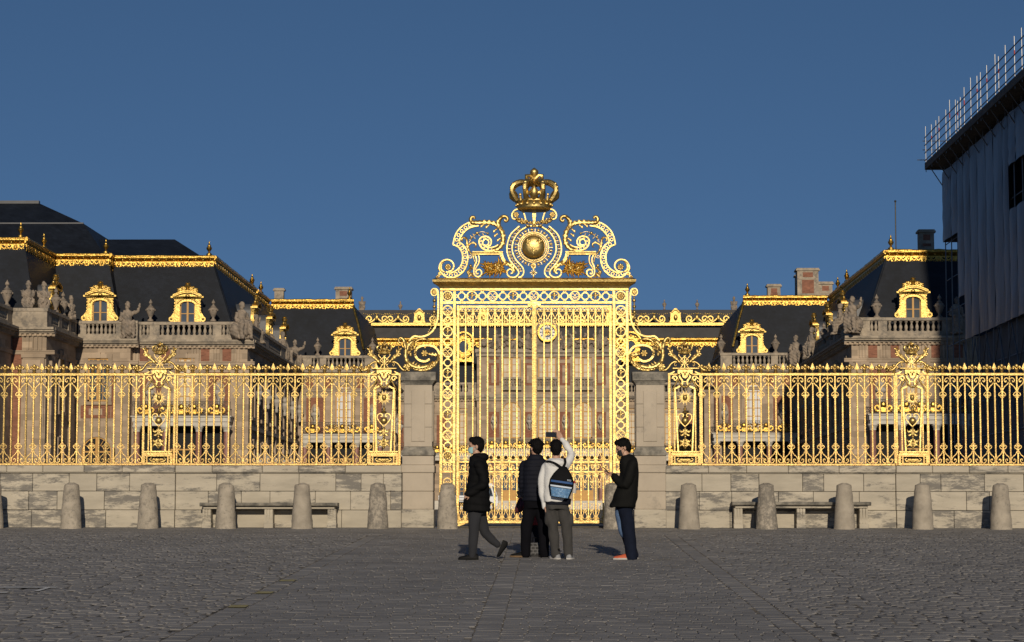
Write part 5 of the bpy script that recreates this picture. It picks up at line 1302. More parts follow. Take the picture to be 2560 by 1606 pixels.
FB_.part('step', CURTS, [(AX - 15, AX + 15, 1.6, 5.2, gz(YF) - .1, gz(YF) + .30)], c); FB_.part('step', CURTS, [(AX - 15, AX + 15, 1.6, 4.8, gz(YF) + .30, gz(YF) + .6)], c); FB_.part('step', CURTS, [(AX - 15, AX + 15, 1.6, 4.4, gz(YF) + .6, zf)], c)
for s_ in (-1, 1):
    for d in (9.3, 13.2):
        window(FB_, AX + s_ * d, 8.2, 12.2, 1.7, 2, 6, False, GLASSL); window(FB_, AX + s_ * d, zf, zf + 4.2, 1.9, 2, 4)
        if d < 10:                                 # gilded round dormer
            x = AX + s_ * 8.9; zz = Z_(868, YF + 1.5); m = MB()
            m.ring(x, zz, 1.0, .62, YF + .9, YF + 1.6, 24, 1.25); m.ring(x, zz, .62, .5, YF + 1.0, YF + 1.6, 24, 1.25)
            m.prism([(x - 1.05, zz - 1.6), (x + 1.05, zz - 1.6), (x + .8, zz - 1.05), (x - .8, zz - 1.05)], YF + 1, YF + 1.6); m.ribbon([(x + 1.15 * math.cos(R(q)), zz + .15 + 1.4 * math.sin(R(q))) for q in range(10, 171, 16)], .16, YF + .75, YF + 1.6)
            for q in range(0, 360, 30): m.ball(x + .95 * math.cos(R(q)), YF + .9, zz + 1.2 * math.sin(R(q)), .16, .1, .16, 6, 4)
            o = m.build('round_dormer', GOLDR, c, 40)
            m = MB().prism([(x + .56 * math.cos(R(q)), zz + .68 * math.sin(R(q))) for q in range(0, 360, 20)], YF + 1.2, YF + 1.3); m.build('round_pane', GLASS, o, 0)
            MB().box(x - .8, x + .8, YF + 1.55, YF + 3.5, zz - 1.6, zz + .9).build('dormer_body', LEAD, o, 0)
    for d in (11.2, 15): FB_.part('brick_panel', BRICK, [(AX + s_ * d - .5, AX + s_ * d + .5, -.02, .03, 7.8, 11.5)])
    balcony(FB_, *sorted((AX + s_ * 7.6, AX + s_ * 15.4)), 7.4, [AX + s_ * q for q in (8.8, 10.2, 11.6, 13, 14.4)], 1.1)
# clock with blue dial, rays, twelve cartouches
BLUE = mat('clock_blue', (.03, .075, .16), .5, 0, .1, 2); WHITE = mat('clock_enamel', (.8, .77, .68), .5, 0, .05, 2)
ck = zc(832); m = MB().ring(AX, ck, 1.02, .82, YF - 2.3, YF - 1.6, 32); cko = m.build('clock', GOLDR, c, 40)
m = MB().prism([(AX + .84 * math.cos(R(q)), ck + .84 * math.sin(R(q))) for q in range(0, 360, 15)], YF - 2.0, YF - 1.7); m.build('clock_ring', WHITE, cko, 0)
m = MB().prism([(AX + .52 * math.cos(R(q)), ck + .52 * math.sin(R(q))) for q in range(0, 360, 15)], YF - 2.04, YF - 1.9); m.build('clock_dial', BLUE, cko, 0)
m = MB()
for k in range(12): a = R(30 * k); m.bar(AX + .58 * math.cos(a), ck + .58 * math.sin(a), AX + .78 * math.cos(a), ck + .78 * math.sin(a), .12, YF - 2.03, YF - 1.98)
m.build('clock_numeral', BLUE, cko, 0)
m = MB()
for k in range(12): a = R(30 * k + 15); m.bar(AX, ck, AX + .36 * math.cos(a), ck + .36 * math.sin(a), .06, YF - 2.08, YF - 2.04)
m.ball(AX, YF - 2.08, ck, .16, .06, .16); m.bar(AX, ck, AX - .3, ck - .62, .05, YF - 2.12, YF - 2.09); m.build('clock_hand', GOLDR, cko, 30)
MB().prism([(AX - 1.5, 18.35), (AX + 1.5, 18.35), (AX + 1.25, ck + .6), (AX + .7, ck + 1.25), (AX, ck + 1.45), (AX - .7, ck + 1.25), (AX - 1.25, ck + .6)], YF - 1.7, YF - .8).build('clock_stone', STATUE, c, 40)

# ------------------------------------------------------------------ statues and vases
rr = random.Random(17); m = MB()
for s_ in (-1, 1):
    m.box(*sorted((AX + s_ * 1.3, AX + s_ * 7.2)), YF - 1.5, YF - .9, 18.36, 19.3)
    for k in range(46):
        t_ = rr.random(); x = AX + s_ * (1.4 + 5.7 * t_); h_ = 18.5 + rr.random() * (1.9 - 1.0 * t_)
        if rr.random() < .5: m.ball(x, YF - 1.55 - rr.random() * .25, h_, rr.uniform(.12, .3), .25, rr.uniform(.15, .4), 8, 6)
        else: m.tube([(x, YF - 1.6, h_), (x + rr.uniform(-.5, .5), YF - 1.75, h_ + rr.uniform(-.5, .4))], [.17, .1], 8)
me = remesh(m, 'sculpted_attic', .06, 3, lambda q: .03 * math.sin(11 * q.x + 9 * q.z), wloc(c)); me.materials.append(STATUE); o = bpy.data.objects.new('sculpted_attic', me); COL.objects.link(o); o.parent = c
def figure(seed, kind):
    rr = random.Random(seed); m = MB(); V = rr.uniform
    cap = lambda a, b, r0, r1: m.tube([a, tuple((p + q) / 2 for p, q in zip(a, b)), b], [r0, (r0 + r1) / 2, r1], 10)
    if kind == 'seated':
        m.box(-.45, .45, -.35, .5, 0, .62)
        m.ball(0, .05, .8, .42, .4, .32); cap((0, .08, .8), (0, .02, 1.35), .36, .30); m.ball(0, .0, 1.42, .38, .24, .26); m.ball(0, -.02, 1.88, .17, .19, .23); cap((0, 0, 1.5), (0, 0, 1.8), .12, .1); m.ball(0, .04, 1.97, .2, .2, .16)
        for s in (-1, 1):
            kx = s * V(.18, .42); cap((s * .2, 0, .82), (kx, -.55, .85), .24, .19); cap((kx, -.55, .85), (kx + s * .05, -.5, .1), .19, .12); m.ball(kx, -.6, .06, .12, .22, .1)
            if s == 1 and seed == 1: cap((s * .36, 0, 1.45), (s * .7, -.15, 1.55), .13, .1); cap((s * .7, -.15, 1.55), (s * .85, -.25, 2.0), .1, .07)
            else: cap((s * .36, 0, 1.45), (s * .5, -.1, 1.05), .14, .1); cap((s * .5, -.1, 1.05), (s * .15, -.5, .98), .1, .08)
        m.ball(0, -.35, .6, .48, .3, .5); m.ball(V(-.3, .3), .1, .5, .6, .45, .5)
    elif kind == 'trophy':
        m.box(-.5, .5, -.4, .4, 0, .25); m.ball(0, 0, .6, .42, .36, .45); m.ball(0, -.02, 1.15, .5, .38, .45); m.ball(0, -.05, 1.75, .2, .22, .28); m.ball(0, 0, 2.0, .3, .26, .22); m.ball(0, .05, 2.2, .22, .2, .15)
        for s in (-1, 1): m.ball(s * .5, 0, 1.2, .2, .25, .35); m.ball(s * .45, -.1, .5, .25, .25, .35); cap((s * .4, 0, .9), (s * .75, .1, 1.5), .1, .05)
        for k in range(12): m.ball(V(-.45, .45), V(-.35, -.1), V(.3, 1.3), .12)
    else:
        cap((0, 0, .1), (0, 0, 1.0), .36, .3); cap((0, 0, 1.0), (0, 0, 1.6), .28, .32); m.ball(0, 0, 1.62, .38, .22, .2); cap((0, 0, 1.7), (0, 0, 1.95), .11, .1); m.ball(0, -.02, 2.05, .16, .18, .22); m.box(-.4, .4, -.35, .35, 0, .15)
        for s in (-1, 1): cap((s * .36, 0, 1.6), (s * .5, -.05, 1.15), .13, .1); cap((s * .5, -.05, 1.15), (s * V(.1, .5), -.35, 1.1), .1, .08)
        m.ball(.1, -.1, .7, .4, .3, .6)
    ph = V(0, 6)
    me = remesh(m, 'statue', .034, 2, lambda q: .045 * (abs(math.sin(9 * q.x + 6 * q.z * .6 + ph + 2 * math.sin(4 * q.z))) - .5) + .014 * math.sin(31 * q.z + 17 * q.x))
    me.materials.append(STATUE); return me
STA = {k: [figure(i * 7 + 1, k) for i in range(2)] for k in ('seated', 'trophy', 'standing')}
def statue(px, pyb, Y, h, kind, v, rz, label, dz=0):
    me = STA[kind][v]; z = Z_(pyb, Y, px); hh = max(q.co.z for q in me.vertices); k = h / hh * .9
    o = place('statue', me, None, X_(px, Y, pyb), Y, z + dz, rz, (k * .82, k * .85, k)); tag(o, label, 'statue', 'stone statues along the roofline')
    return o
H = math.pi / 2
statue(70, 770, 157.3, 2.15, 'trophy', 0, .2, 'stone armour trophy, left one of the two at the far left balustrade corner')
statue(109, 772, 157.6, 2.15, 'trophy', 1, .5, 'stone armour trophy, right one of the two at the far left balustrade corner')
statue(177, 800, 164.5, 2.0, 'trophy', 0, 1.2, 'stone trophy on the receding balustrade left of the first gilded dormer')
statue(318, 803 + 44, 167.2, 3.1, 'seated', 0, .2, 'seated stone woman over the balustrade between the two left gilded dormers')
statue(604, 848, 167.5, 3.1, 'seated', 1, .6, 'seated stone figure on the corner of the left wing balustrade')
statue(640, 858, 176, 2.5, 'seated', 0, H, 'stone figure behind the corner statue on the left wing, further along')
statue(706, 908, 193, 3.0, 'seated', 1, 1.0, 'tall stone group on a pedestal above the spearheads, left of the left pavilion')
statue(737, 925, 201.3, 3.0, 'seated', 0, .3, 'seated stone figure leaning at the left end of the left pavilion balustrade')
statue(2131, 833, 164.2, 3.0, 'seated', 0, -.6, 'seated stone figure on the corner of the right wing balustrade')
statue(2101, 836, 172, 2.6, 'seated', 1, -H, 'stone figure behind the corner statue on the right wing')
statue(2030, 897, 187, 2.9, 'seated', 0, -1.0, 'stone group on a pedestal above the spearheads, right of the right pavilion')
statue(1990, 915, 198.3, 3.0, 'seated', 1, -.4, 'seated stone figure at the right end of the right pavilion balustrade')
statue(2392, 835, 164.2, 3.0, 'standing', 0, .2, 'shaded stone figure beside the scaffolding on the right wing')
statue(905, 776, 247.5, 1.7, 'trophy', 1, 0, 'stone finial group above the roof left of the gate, beside the slate slope')
statue(1835, 776, 247.5, 1.7, 'trophy', 0, 0, 'stone finial group above the roof right of the gate, beside the slate slope')
for i, (px, dx) in enumerate(((1240, 0), (1320, 1), (1415, 0), (1500, 1))):
    statue(px, 873, 239.2, 2.3, 'seated', dx, (.5, .9, -.9, -.5)[i], ('reclining stone figure far left of the clock behind the gate bars', 'stone figure directly left of the clock behind the gate bars', 'stone figure directly right of the clock behind the gate bars', 'reclining stone figure far right of the clock behind the gate bars')[i])
vme = MB().lathe([(.24, 0), (.24, .12), (.12, .2), (.1, .32), (.2, .45), (.3, .7), (.36, .95), (.33, 1.08), (.2, 1.14), (.24, 1.2), (.1, 1.3), (.07, 1.4), (.15, 1.48), (.13, 1.6), (.04, 1.72), (.02, 1.8)], 0, 0, 0, 14)
for k in range(8): vme.ball(.34 * math.cos(k * .785), .34 * math.sin(k * .785), .92, .08, nu=6, nv=4)
vme = vme.mesh('stone_vase', (0, 0, 0), 50); vme.materials.append(STATUE)
def vase(px, pyb, Y, h, label):
    k = h / 1.8; o = place('stone_vase', vme, None, X_(px, Y, pyb), Y, Z_(pyb, Y, px), px * .7, (k, k, k)); tag(o, label, 'vase', 'stone vases on the balustrades')
for a in ((17, 768, 157.2, 1.9, 'stone vase at the far left edge of the balustrade'), (139, 782, 161, 1.8, 'stone vase on the receding far left balustrade, nearer one'), (157, 790, 163, 1.75, 'stone vase on the receding far left balustrade, farther one'),
          (376, 804, 168.2, 1.65, 'stone vase left of the second gilded dormer from the left'), (533, 804, 168.2, 1.65, 'stone vase right of the second gilded dormer from the left'),
          (675, 876, 186, 1.9, 'stone vase on the receding balustrade of the left wing'), (794, 889, 202.2, 1.6, 'stone vase left of the gilded dormer on the left pavilion'), (931, 889, 202.2, 1.6, 'stone vase right of the gilded dormer on the left pavilion'),
          (1803, 884, 199.2, 1.7, 'stone vase left of the gilded dormer on the right pavilion'), (1939, 884, 199.2, 1.7, 'stone vase right of the gilded dormer on the right pavilion'),
          (2060, 858, 181, 1.6, 'stone vase on the receding balustrade of the right wing, nearer the gate'), (2077, 850, 176, 1.6, 'stone vase on the receding balustrade of the right wing, nearer the corner'),
          (2192, 796, 165, 1.75, 'stone vase left of the gilded dormer on the right wing'), (2349, 796, 165, 1.75, 'shaded stone vase right of the gilded dormer on the right wing'),
          (1001, 778, 247, 1.1, 'small stone vase on the far roof left of the gate'), (1661, 774, 247, 1.1, 'small stone vase on the far roof just right of the gate'), (1743, 774, 247, 1.1, 'small stone vase on the far roof further right of the gate')):
    vase(*a)
# ------------------------------------------------------------------ scaffolded building on the right
SHEET = mat('scaffold_sheeting', (.115, .127, .155), .42, 0, .2, .35, .4, 1.6, (1, 1, .3), spec=.6, bdist=.08)
NET = mat('scaffold_netting', (.07, .075, .085), .7, 0, .3, 1.0)
TUBE = mat('galvanised_tube', (.24, .245, .255), .45, .8, .15, 3)
TUBED = mat('weathered_tube', (.16, .165, .175), .5, .6, .2, 3)
TUBER = mat('red_banded_tube', (.4, .06, .05), .5, 0, .2, 3)
PLANK = mat('weathered_planks', (.10, .085, .07), .85, 0, .3, 2)
KS = 100 / 140; KS = 100 / 140; XS = W(2357, 600, 100)[0]; ZD = 15.85; YE = 100.0
scf = thing('scaffolding', 'tall sheeted scaffolding with a railed roof deck at the right edge', 'scaffolding', (XS, 92, gz(92)))
MB().box(XS + 1.1, XS + 20, 50, 93.8, gz(92) - .3, ZD - .4).build('building_core', NET, scf, 0)
MB().box(33.4, 60, 89, YE - .3, gz(92) - .3, 50).build('unseen_upper_core', SHEET, scf, 0)  # out of view, added and sized to cast shadow on the right wing
rr = random.Random(21)
edges = [q * KS for q in (140, 137, 134.9, 132.9, 130.8, 128.5, 126, 123.8, 121.2, 119.7, 117.8, 115.4, 113, 110.6, 108)]
while edges[-1] > 52: edges.append(edges[-1] - 1.75)
for i in range(len(edges) - 1):
    ya, yb = edges[i + 1] + .03, edges[i] - .03
    hem = 12.4 if i < 2 else (9.6 if i == 2 else 7.7)
    spans = [(hem, ZD - .4)] if i not in (9, 10) else [(hem, 11.8), (13.5, ZD - .4)]
    for za, zb in spans:
        m = MB(); nu, nv = 7, 14; vs = []; ph = rr.random() * 6
        for j in range(nv + 1):
            for k in range(nu + 1):
                tu, tv = k / nu, j / nv
                d = .05 * math.sin(math.pi * tu) * (1 + .5 * math.sin(tv * 7 + ph)) + .008 * math.sin(tv * 23 + tu * 5 + ph)
                e = .03 * math.sin(tv * 17 + ph) if k in (0, nu) else 0
                vs.append((XS - d, ya + (yb - ya) * tu + e, za + (zb - za) * tv))
        fs = [(j * (nu + 1) + k, j * (nu + 1) + k + 1, (j + 1) * (nu + 1) + k + 1, (j + 1) * (nu + 1) + k) for j in range(nv) for k in range(nu)]
        n = len(vs); m.add(vs + [(x + .02, y, z) for x, y, z in vs], fs + [tuple(q + n for q in f_[::-1]) for f_ in fs])
        m.build('sheet', SHEET, scf, 60)
MB().box(XS + .02, XS + 5, YE - .2, YE - .14, 12.4, ZD - .4).build('end_sheet', SHEET, scf, 0)
m = MB()
for i in range(50): y = YE + .7 - i * .95; m.box(XS - .6, XS + 6, y - .92, y, ZD, ZD + .06)
m.build('deck', PLANK, scf, 0)
MB().box(XS - .6, XS - .63, 52, YE + .7, ZD - .1, ZD + .2).box(XS - .6, XS + 6, YE + .7, YE + .75, ZD - .1, ZD + .2).build('toe_board', PLANK, scf, 0)
ys = [YE + .7]
for dy in (2.2, 1.6, 1.1, 2.4, 1.3, 1.9, .7, .9, 1.2, 2.0, 1.9, 1.0, 1.8, 2.3, .9, 1.8): ys.append(ys[-1] - dy * KS)
while ys[-1] > 54: ys.append(ys[-1] - rr.uniform(.9, 1.7))
for i, y in enumerate(ys):
    h = 1.5 + rr.uniform(.0, .4)
    m = MB(); m.tube([(XS - .57, y, ZD - .2), (XS - .57, y, ZD + h)], .017, 6); o = m.build('guard_post', TUBE, scf, 60)
    if i % 2: MB().tube([(XS - .57, y, ZD + h * .6), (XS - .57, y, ZD + h * .7)], .024, 6).build('red_band', TUBER, o, 60)
for z in (.34, .68, 1.02, 1.36):
    MB().tube([(XS - .59, YE + .9, ZD + z), (XS - .59, 53, ZD + z)], .022, 6).build('guard_rail', TUBED, scf, 60)
for z in (.35, .8, 1.2): MB().tube([(XS - (.95 if z < .5 else .7), YE + .73, ZD + z), (XS + 2.2, YE + .73, ZD + z)], .018, 6).build('guard_rail', TUBE, scf, 60)
for y in [YE - .1 - 1.75 * k for k in range(26)]:
    MB().tube([(XS - .57, y, ZD - .04), (XS + .02, y, ZD - .95)], .022, 6).build('bracket', TUBED, scf, 60)
for k, y in enumerate([YE - .1 - 1.5 * k for k in range(16)]):
    MB().tube([(XS + .1, y, gz(y)), (XS + .1, y, ZD)], .025, 6).build('standard', TUBED, scf, 60)
for z in (2.2, 3.6, 5, 6.4, 7.8, 9.3, 10.7, 12.3):
    MB().tube([(XS + .13, YE, z), (XS + .13, 75, z)], .022, 6).build('ledger', TUBED, scf, 60)
for k in range(9):
    y = 95.7 - 2.5 * k
    for za, zb, e in ((4.3, 7.6, .08), (7.6, 4.3, .06)): MB().tube([(XS + e, y, za), (XS + e, y - 2.5, zb)], .022, 6).build('brace', TUBED, scf, 60)
MB().box(XS + .25, XS + .3, 70, 93.7, gz(92), 7.7).build('netting', NET, scf, 0)

# ------------------------------------------------------------------ white utility truck in the court
VANW = mat('white_vehicle_paint', (.72, .73, .74), .3, 0, .04, 2, coat=.4); TYRE = mat('tyre_rubber', (.02, .02, .02), .85, 0, .2, 9); GREYM = mat('grey_metal', (.3, .31, .32), .45, .6, .1, 4)
YV = 150.0; vz = gz(YV); xr = X_(1246, YV, 1250)
van = thing('utility_truck', 'small white utility truck behind the gate, partly hidden by the walking man', 'truck', (xr - 1.9, YV, vz))
pv = lambda pts: [(xr + x, vz + z) for x, z in pts]
MB().prism(pv([(-1.5, .35), (-.08, .35), (.0, .5), (-.02, .95), (-.28, 1.7), (-.42, 1.84), (-1.4, 1.86), (-1.5, 1.75)]), YV - .75, YV + .75).build('cab', VANW, van, 30)
MB().prism(pv([(-1.2, 1.0), (-.32, 1.0), (-.5, 1.62), (-1.2, 1.66)]), YV - .765, YV - .74).build('side_window', GLASS, van, 0)
MB().prism(pv([(-.22, 1.0), (-.07, .98), (-.31, 1.65), (-.4, 1.66)]), YV - .76, YV - .55).build('windscreen', GLASS, van, 0)
m = MB().cbox(xr - 3.9, xr - 1.52, YV - .8, YV + .8, vz + .62, vz + .74, .02); bed = m.build('flatbed', GREYM, van, 30)
for z in (.76, .92): MB().cbox(xr - 3.9, xr - 1.55, YV - .82, YV - .77, vz + z, vz + z + .13, .01).build('drop_side', VANW, bed, 30)
for x in (-.55, -2.85):
    for y in (-.7, .7):
        m = MB(); m.lathe([(.1, -.1), (.3, -.1), (.33, -.06), (.33, .06), (.3, .1), (.1, .1)], 0, 0, 0, 18); m.v = [(xr + x + a, YV + y + c_, vz + .33 + b) for a, b, c_ in m.v]
        wv = m.build('wheel', TYRE, van, 40)
        m = MB(); m.lathe([(.02, -.12), (.18, -.12), (.2, -.1), (.2, .1), (.02, .12)], 0, 0, 0, 14); m.v = [(xr + x + a, YV + y + c_, vz + .33 + b) for a, b, c_ in m.v]; m.build('rim', GREYM, wv, 40)
MB().ball(xr - .03, YV - .5, vz + .62, .06, .09, .07).build('headlight', CURT, van, 60)
MB().cbox(xr - .52, xr - .42, YV - .95, YV - .85, vz + 1.15, vz + 1.4, .02).build('mirror', TYRE, van, 30)
MB().box(xr - 3.8, xr - .2, YV - .5, YV + .5, vz + .38, vz + .6).build('chassis', TYRE, van, 0)

# ------------------------------------------------------------------ people
SKIN = mat('skin', (.42, .245, .165), .55, 0, .08, 12); HAIR = mat('black_hair', (.0035, .003, .003), .65, 0, .3, 60, .6, 160, (1, 1, .3), spec=.12)
BLACK = mat('black_padded_fabric', (.0045, .0045, .005), .8, 0, .2, 8, .25, 60, spec=.12); NAVY = mat('navy_padded_fabric', (.005, .006, .012), .75, 0, .2, 8, .25, 60, spec=.18)
WHITEF = mat('white_sweatshirt', (.62, .62, .61), .9, 0, .06, 6, .4, 30); CHAR = mat('charcoal_trousers', (.040, .038, .036), .95, 0, .12, 7, .4, 40)
DGREY = mat('dark_grey_trousers', (.017, .018, .022), .95, 0, .15, 7, .4, 40); BTROU = mat('black_trousers', (.004, .004, .006), .95, 0, .2, 7, .3, 40, spec=.1)
WAX = mat('dark_green_black_coat', (.0055, .0055, .005), .8, 0, .25, 6, .3, 40, spec=.14); DENIM = mat('dark_denim', (.006, .009, .02), .9, 0, .25, 9, .3, 90, spec=.15); FADED = mat('faded_denim', (.09, .15, .27), .85, 0, .3, 7, .3, 90, stain=(.03, .05, .10), sscale=4, sth=(.5, .62), sfac=.8)
SHOEB = mat('black_shoe', (.006, .006, .006), .7, 0, .2, 9, spec=.2); SHOEG = mat('grey_trainer', (.22, .225, .235), .7, 0, .2, 9); SOLE = mat('pale_sole', (.45, .43, .4), .7, 0, .1, 9); BROWNS = mat('brown_sole', (.16, .10, .05), .7); SHOEO = mat('orange_trainer', (.45, .085, .03), .7, 0, .1, 9)
MASKB = mat('pale_blue_mask', (.27, .50, .52), .8, 0, .06, 9); MASKK = mat('black_mask', (.012, .012, .013), .8); REDF = mat('red_fabric', (.28, .02, .02), .8, 0, .15, 9); MAROON = mat('maroon_fabric', (.075, .012, .02), .8, 0, .15, 9)
PHONE = mat('phone_glass', (.006, .006, .007), .15, 0, .1, 5); EYE = mat('dark_eye', (.01, .008, .006), .2)
class Person:
    def __init__(s, label, Y, group=None):
        s.Y = Y; s.k = 1 / S_(Y); s.label = label
    def p(s, px, py, dy=0):
        x, z = W(px, py, s.Y); return (x, s.Y + dy, z)
    def root(s, px):
        x = s.p(px, 1400)[0]; s.t = thing('person', s.label, 'person', (x, s.Y, gz(s.Y)), 'visitors before the gate'); return s.t
    def tube(s, m, pts, rs, n=12):
        P = [s.p(*q) for q in pts]
        Q_ = catmull(P, 4) if len(P) > 2 else P; rr_ = []
        for i in range(len(Q_)):
            t = i / (len(Q_) - 1) * (len(rs) - 1); a = min(int(t), len(rs) - 2) if len(rs) > 1 else 0
            rr_.append(rs[a] + (rs[min(a + 1, len(rs) - 1)] - rs[a]) * (t - a))
        m.tube(Q_, rr_, n); m.ball(*Q_[0], rr_[0] * .99, nu=10, nv=6); m.ball(*Q_[-1], rr_[-1] * .99, nu=10, nv=6)
    def loft(s, m, secs, n=20):
        vs = []
        for q in secs:
            px, py, hw, dp = q[:4]; dy = q[4] if len(q) > 4 else 0; c_ = s.p(px, py, dy)
            for i in range(n):
                a = 2 * math.pi * i / n; ca, sa = math.cos(a), math.sin(a); e = .8
                vs.append((c_[0] + hw * s.k * math.copysign(abs(ca) ** e, ca), c_[1] + dp * math.copysign(abs(sa) ** e, sa), c_[2]))
        k = len(secs); fs = [(i * n + j, i * n + (j + 1) % n, (i + 1) * n + (j + 1) % n, (i + 1) * n + j) for i in range(k - 1) for j in range(n)]
        m.add(vs, fs + [tuple(range(n - 1, -1, -1)), tuple(range(n * (k - 1), n * k))])
    def done(s, m, name, mt, vox=.012, sm=5, disp=None):
        off = wloc(s.t); me = remesh(m, name, vox, sm, (lambda q: disp(Vector(q) + Vector(off))) if disp else None, off); me.materials.append(mt)
        o = bpy.data.objects.new(name, me); COL.objects.link(o); o.parent = s.t; return o
    def shoe(s, name, heel, toe, mt, sole, w=.046, flat=True):
        """heel, toe: (px, dy) on the ground, or 3-D points in the air"""
        m = MB()
        if flat:
            hx, tx = s.p(heel[0], 1400)[0], s.p(toe[0], 1400)[0]; hy, ty = s.Y + heel[1], s.Y + toe[1]
            h3 = Vector((hx, hy, gz(hy))); t3 = Vector((tx, ty, gz(ty))); up = Vector((0, 0, 1))
        else: h3, t3 = Vector(s.p(*heel)), Vector(s.p(*toe)); up = Vector((.85, 0, .5))
        ax = (t3 - h3).normalized(); sd_ = ax.cross(up).normalized(); up = sd_.cross(ax).normalized(); L_ = (t3 - h3).length
        def lf(prof, z0):
            vs = []; n = 12
            for t, hw, ht in prof:
                c_ = h3 + ax * (t * L_)
                for i in range(n):
                    a = 2 * math.pi * i / n; zz = ht * max(0, math.sin(a)) if z0 is None else (z0 * (1 if math.sin(a) > 0 else 0))
                    vs.append(tuple(c_ + sd_ * (hw * math.cos(a)) + up * (zz + (.02 if z0 is None else .0))))
            k = len(prof); return vs, [(i * n + j, i * n + (j + 1) % n, (i + 1) * n + (j + 1) % n, (i + 1) * n + j) for i in range(k - 1) for j in range(n)] + [tuple(range(n - 1, -1, -1)), tuple(range(n * (k - 1), n * k))]
        m.add(*lf([(0, w * .6, .04), (.06, w * .85, .065), (.2, w * .9, .072), (.4, w * .85, .062), (.6, w, .046), (.8, w * 1.02, .035), (.94, w * .8, .026), (1, w * .35, .014)], None))
        o = m.build(name, mt, s.t, 50)
        m2 = MB(); m2.add(*lf([(0, w * .7, .02), (.08, w * .95, .02), (.4, w * .95, .02), (.7, w * 1.08, .02), (.93, w * .88, .02), (1.02, w * .4, .02)], .024)); m2.build('sole', sole, o, 40)
    def head(s, m, px, py, f, h=.235, tilt=0):
        c_ = Vector(s.p(px, py)); f = Vector((f[0], f[1], 0)).normalized(); sd_ = Vector((-f.y, f.x, 0)); dn = Vector((0, 0, -1))
        f2 = (f * math.cos(tilt) + dn * math.sin(tilt)); d2 = (dn * math.cos(tilt) - f * math.sin(tilt))
        def ell(a, b, cc, rf, rs_, ru):    # offset along f2, side, up ; radii
            o = len(m.v); m.ball(0, 0, 0, 1, 1, 1, 16, 10)
            for i in range(o, len(m.v)):
                x, y, z = m.v[i]; m.v[i] = tuple(c_ + f2 * (a + rf * x) + sd_ * (b + rs_ * y) - d2 * (cc + ru * z))
        s.hf = (c_, f2, sd_, d2)
        ell(-.01, 0, .03, .098, .076, .095); ell(.025, 0, -.035, .068, .062, .075); ell(.05, 0, -.085, .035, .04, .028); ell(.092, 0, -.03, .02, .014, .024); ell(.075, 0, -.068, .02, .026, .012); ell(.065, 0, .012, .035, .05, .02)
        for q in (-1, 1): ell(-.012, q * .077, -.022, .018, .010, .030)
        return ell
    def inhead(s, a, b, cc): c_, f2, sd_, d2 = s.hf; return c_ + f2 * a + sd_ * b - d2 * cc
    def hair(s, seed=0, crown=0.0, back=.0):
        c_, f2, sd_, d2 = s.hf; m = MB(); n0 = 0
        def ell(a, b, cc, rf, rs_, ru):
            o = len(m.v); m.ball(0, 0, 0, 1, 1, 1, 18, 12)
            for i in range(o, len(m.v)):
                x, y, z = m.v[i]; m.v[i] = tuple(c_ + f2 * (a + rf * x) + sd_ * (b + rs_ * y) - d2 * (cc + ru * z))
        ell(-.022, 0, .045, .104, .087, .092); ell(-.052, 0, .0, .075, .083, .085); ell(.05, 0, .088, .05, .06, .04); ell(-.06, 0, -.05, .05, .065, .05)
        rr_ = random.Random(seed)
        for i in range(16):
            a = rr_.uniform(-.1, .08); b = rr_.uniform(-.08, .08); ell(a, b, .10 - a * a * 4 - b * b * 5 + .008, .022, .02, .018)
        return s.done(m, 'hair', HAIR, .009, 3, lambda q: .004 * math.sin(q.x * 140 + q.z * 60) * math.sin(q.y * 120))
    def hand(s, m, wrist, knuckle, spread, curl, r=.0085):
        """palm from wrist to knuckles; four bent fingers of unequal length, thumb from the side of the palm"""
        w_, k_ = Vector(wrist), Vector(knuckle); ax = (k_ - w_).normalized(); sp = Vector(spread).normalized(); cu = Vector(curl).normalized()
        for t in (-.03, -.01, .01, .03):
            m.tube([w_ + sp * t * .6, (w_ + k_) / 2 + sp * t, k_ + sp * t], [.014, .0155, .012], 8)
        for t, L_ in ((-.033, .062), (-.011, .078), (.011, .074), (.033, .058)):
            a = k_ + sp * t * 1.05; b = a + ax * L_ * .45 + cu * L_ * .12; c_ = b + ax * L_ * .2 + cu * L_ * .35; d = c_ + cu * L_ * .3 - ax * L_ * .05
            m.tube([a, b, c_, d], [r, r * .95, r * .9, r * .75], 8)
        a = w_ + (k_ - w_) * .3 + sp * -.032; m.tube([a, a + sp * -.03 + ax * .02 + cu * .01, a + sp * -.034 + ax * .05 + cu * .025], [r * 1.3, r * 1.15, r * .85], 8)
    def mask(s, mt, loops=True):
        m = MB(); vs = []; n = 9
        for j in range(7):
            for i in range(n):
                a = R(-72 + 144 * i / (n - 1)); t = j / 6; rad = .062 + .020 * math.sin(math.pi * t) * math.cos(a)
                vs.append(tuple(s.inhead(.028 + rad * math.cos(a), .068 * math.sin(a), -.022 - .085 * t)))
        m.add(vs, [(j * n + i, j * n + i + 1, (j + 1) * n + i + 1, (j + 1) * n + i) for j in range(6) for i in range(n - 1)])
        c_ = s.inhead(-.05, 0, -.05); q = len(m.v); m.v += [tuple(Vector(v) + (c_ - Vector(v)).normalized() * .004) for v in m.v]; m.f += [tuple(i + q for i in f_[::-1]) for f_ in m.f]
        o = m.build('face_mask', mt, s.t, 60)
        if loops:
            for b in (-1, 1):
                m = MB(); m.tube([s.inhead(.04, b * .068, -.03), s.inhead(.01, b * .076, -.012), s.inhead(-.02, b * .083, -.005)], .0022, 5); m.tube([s.inhead(.04, b * .066, -.085), s.inhead(.01, b * .076, -.055), s.inhead(-.02, b * .083, -.035)], .0022, 5); m.build('ear_loop', mt, o, 60)
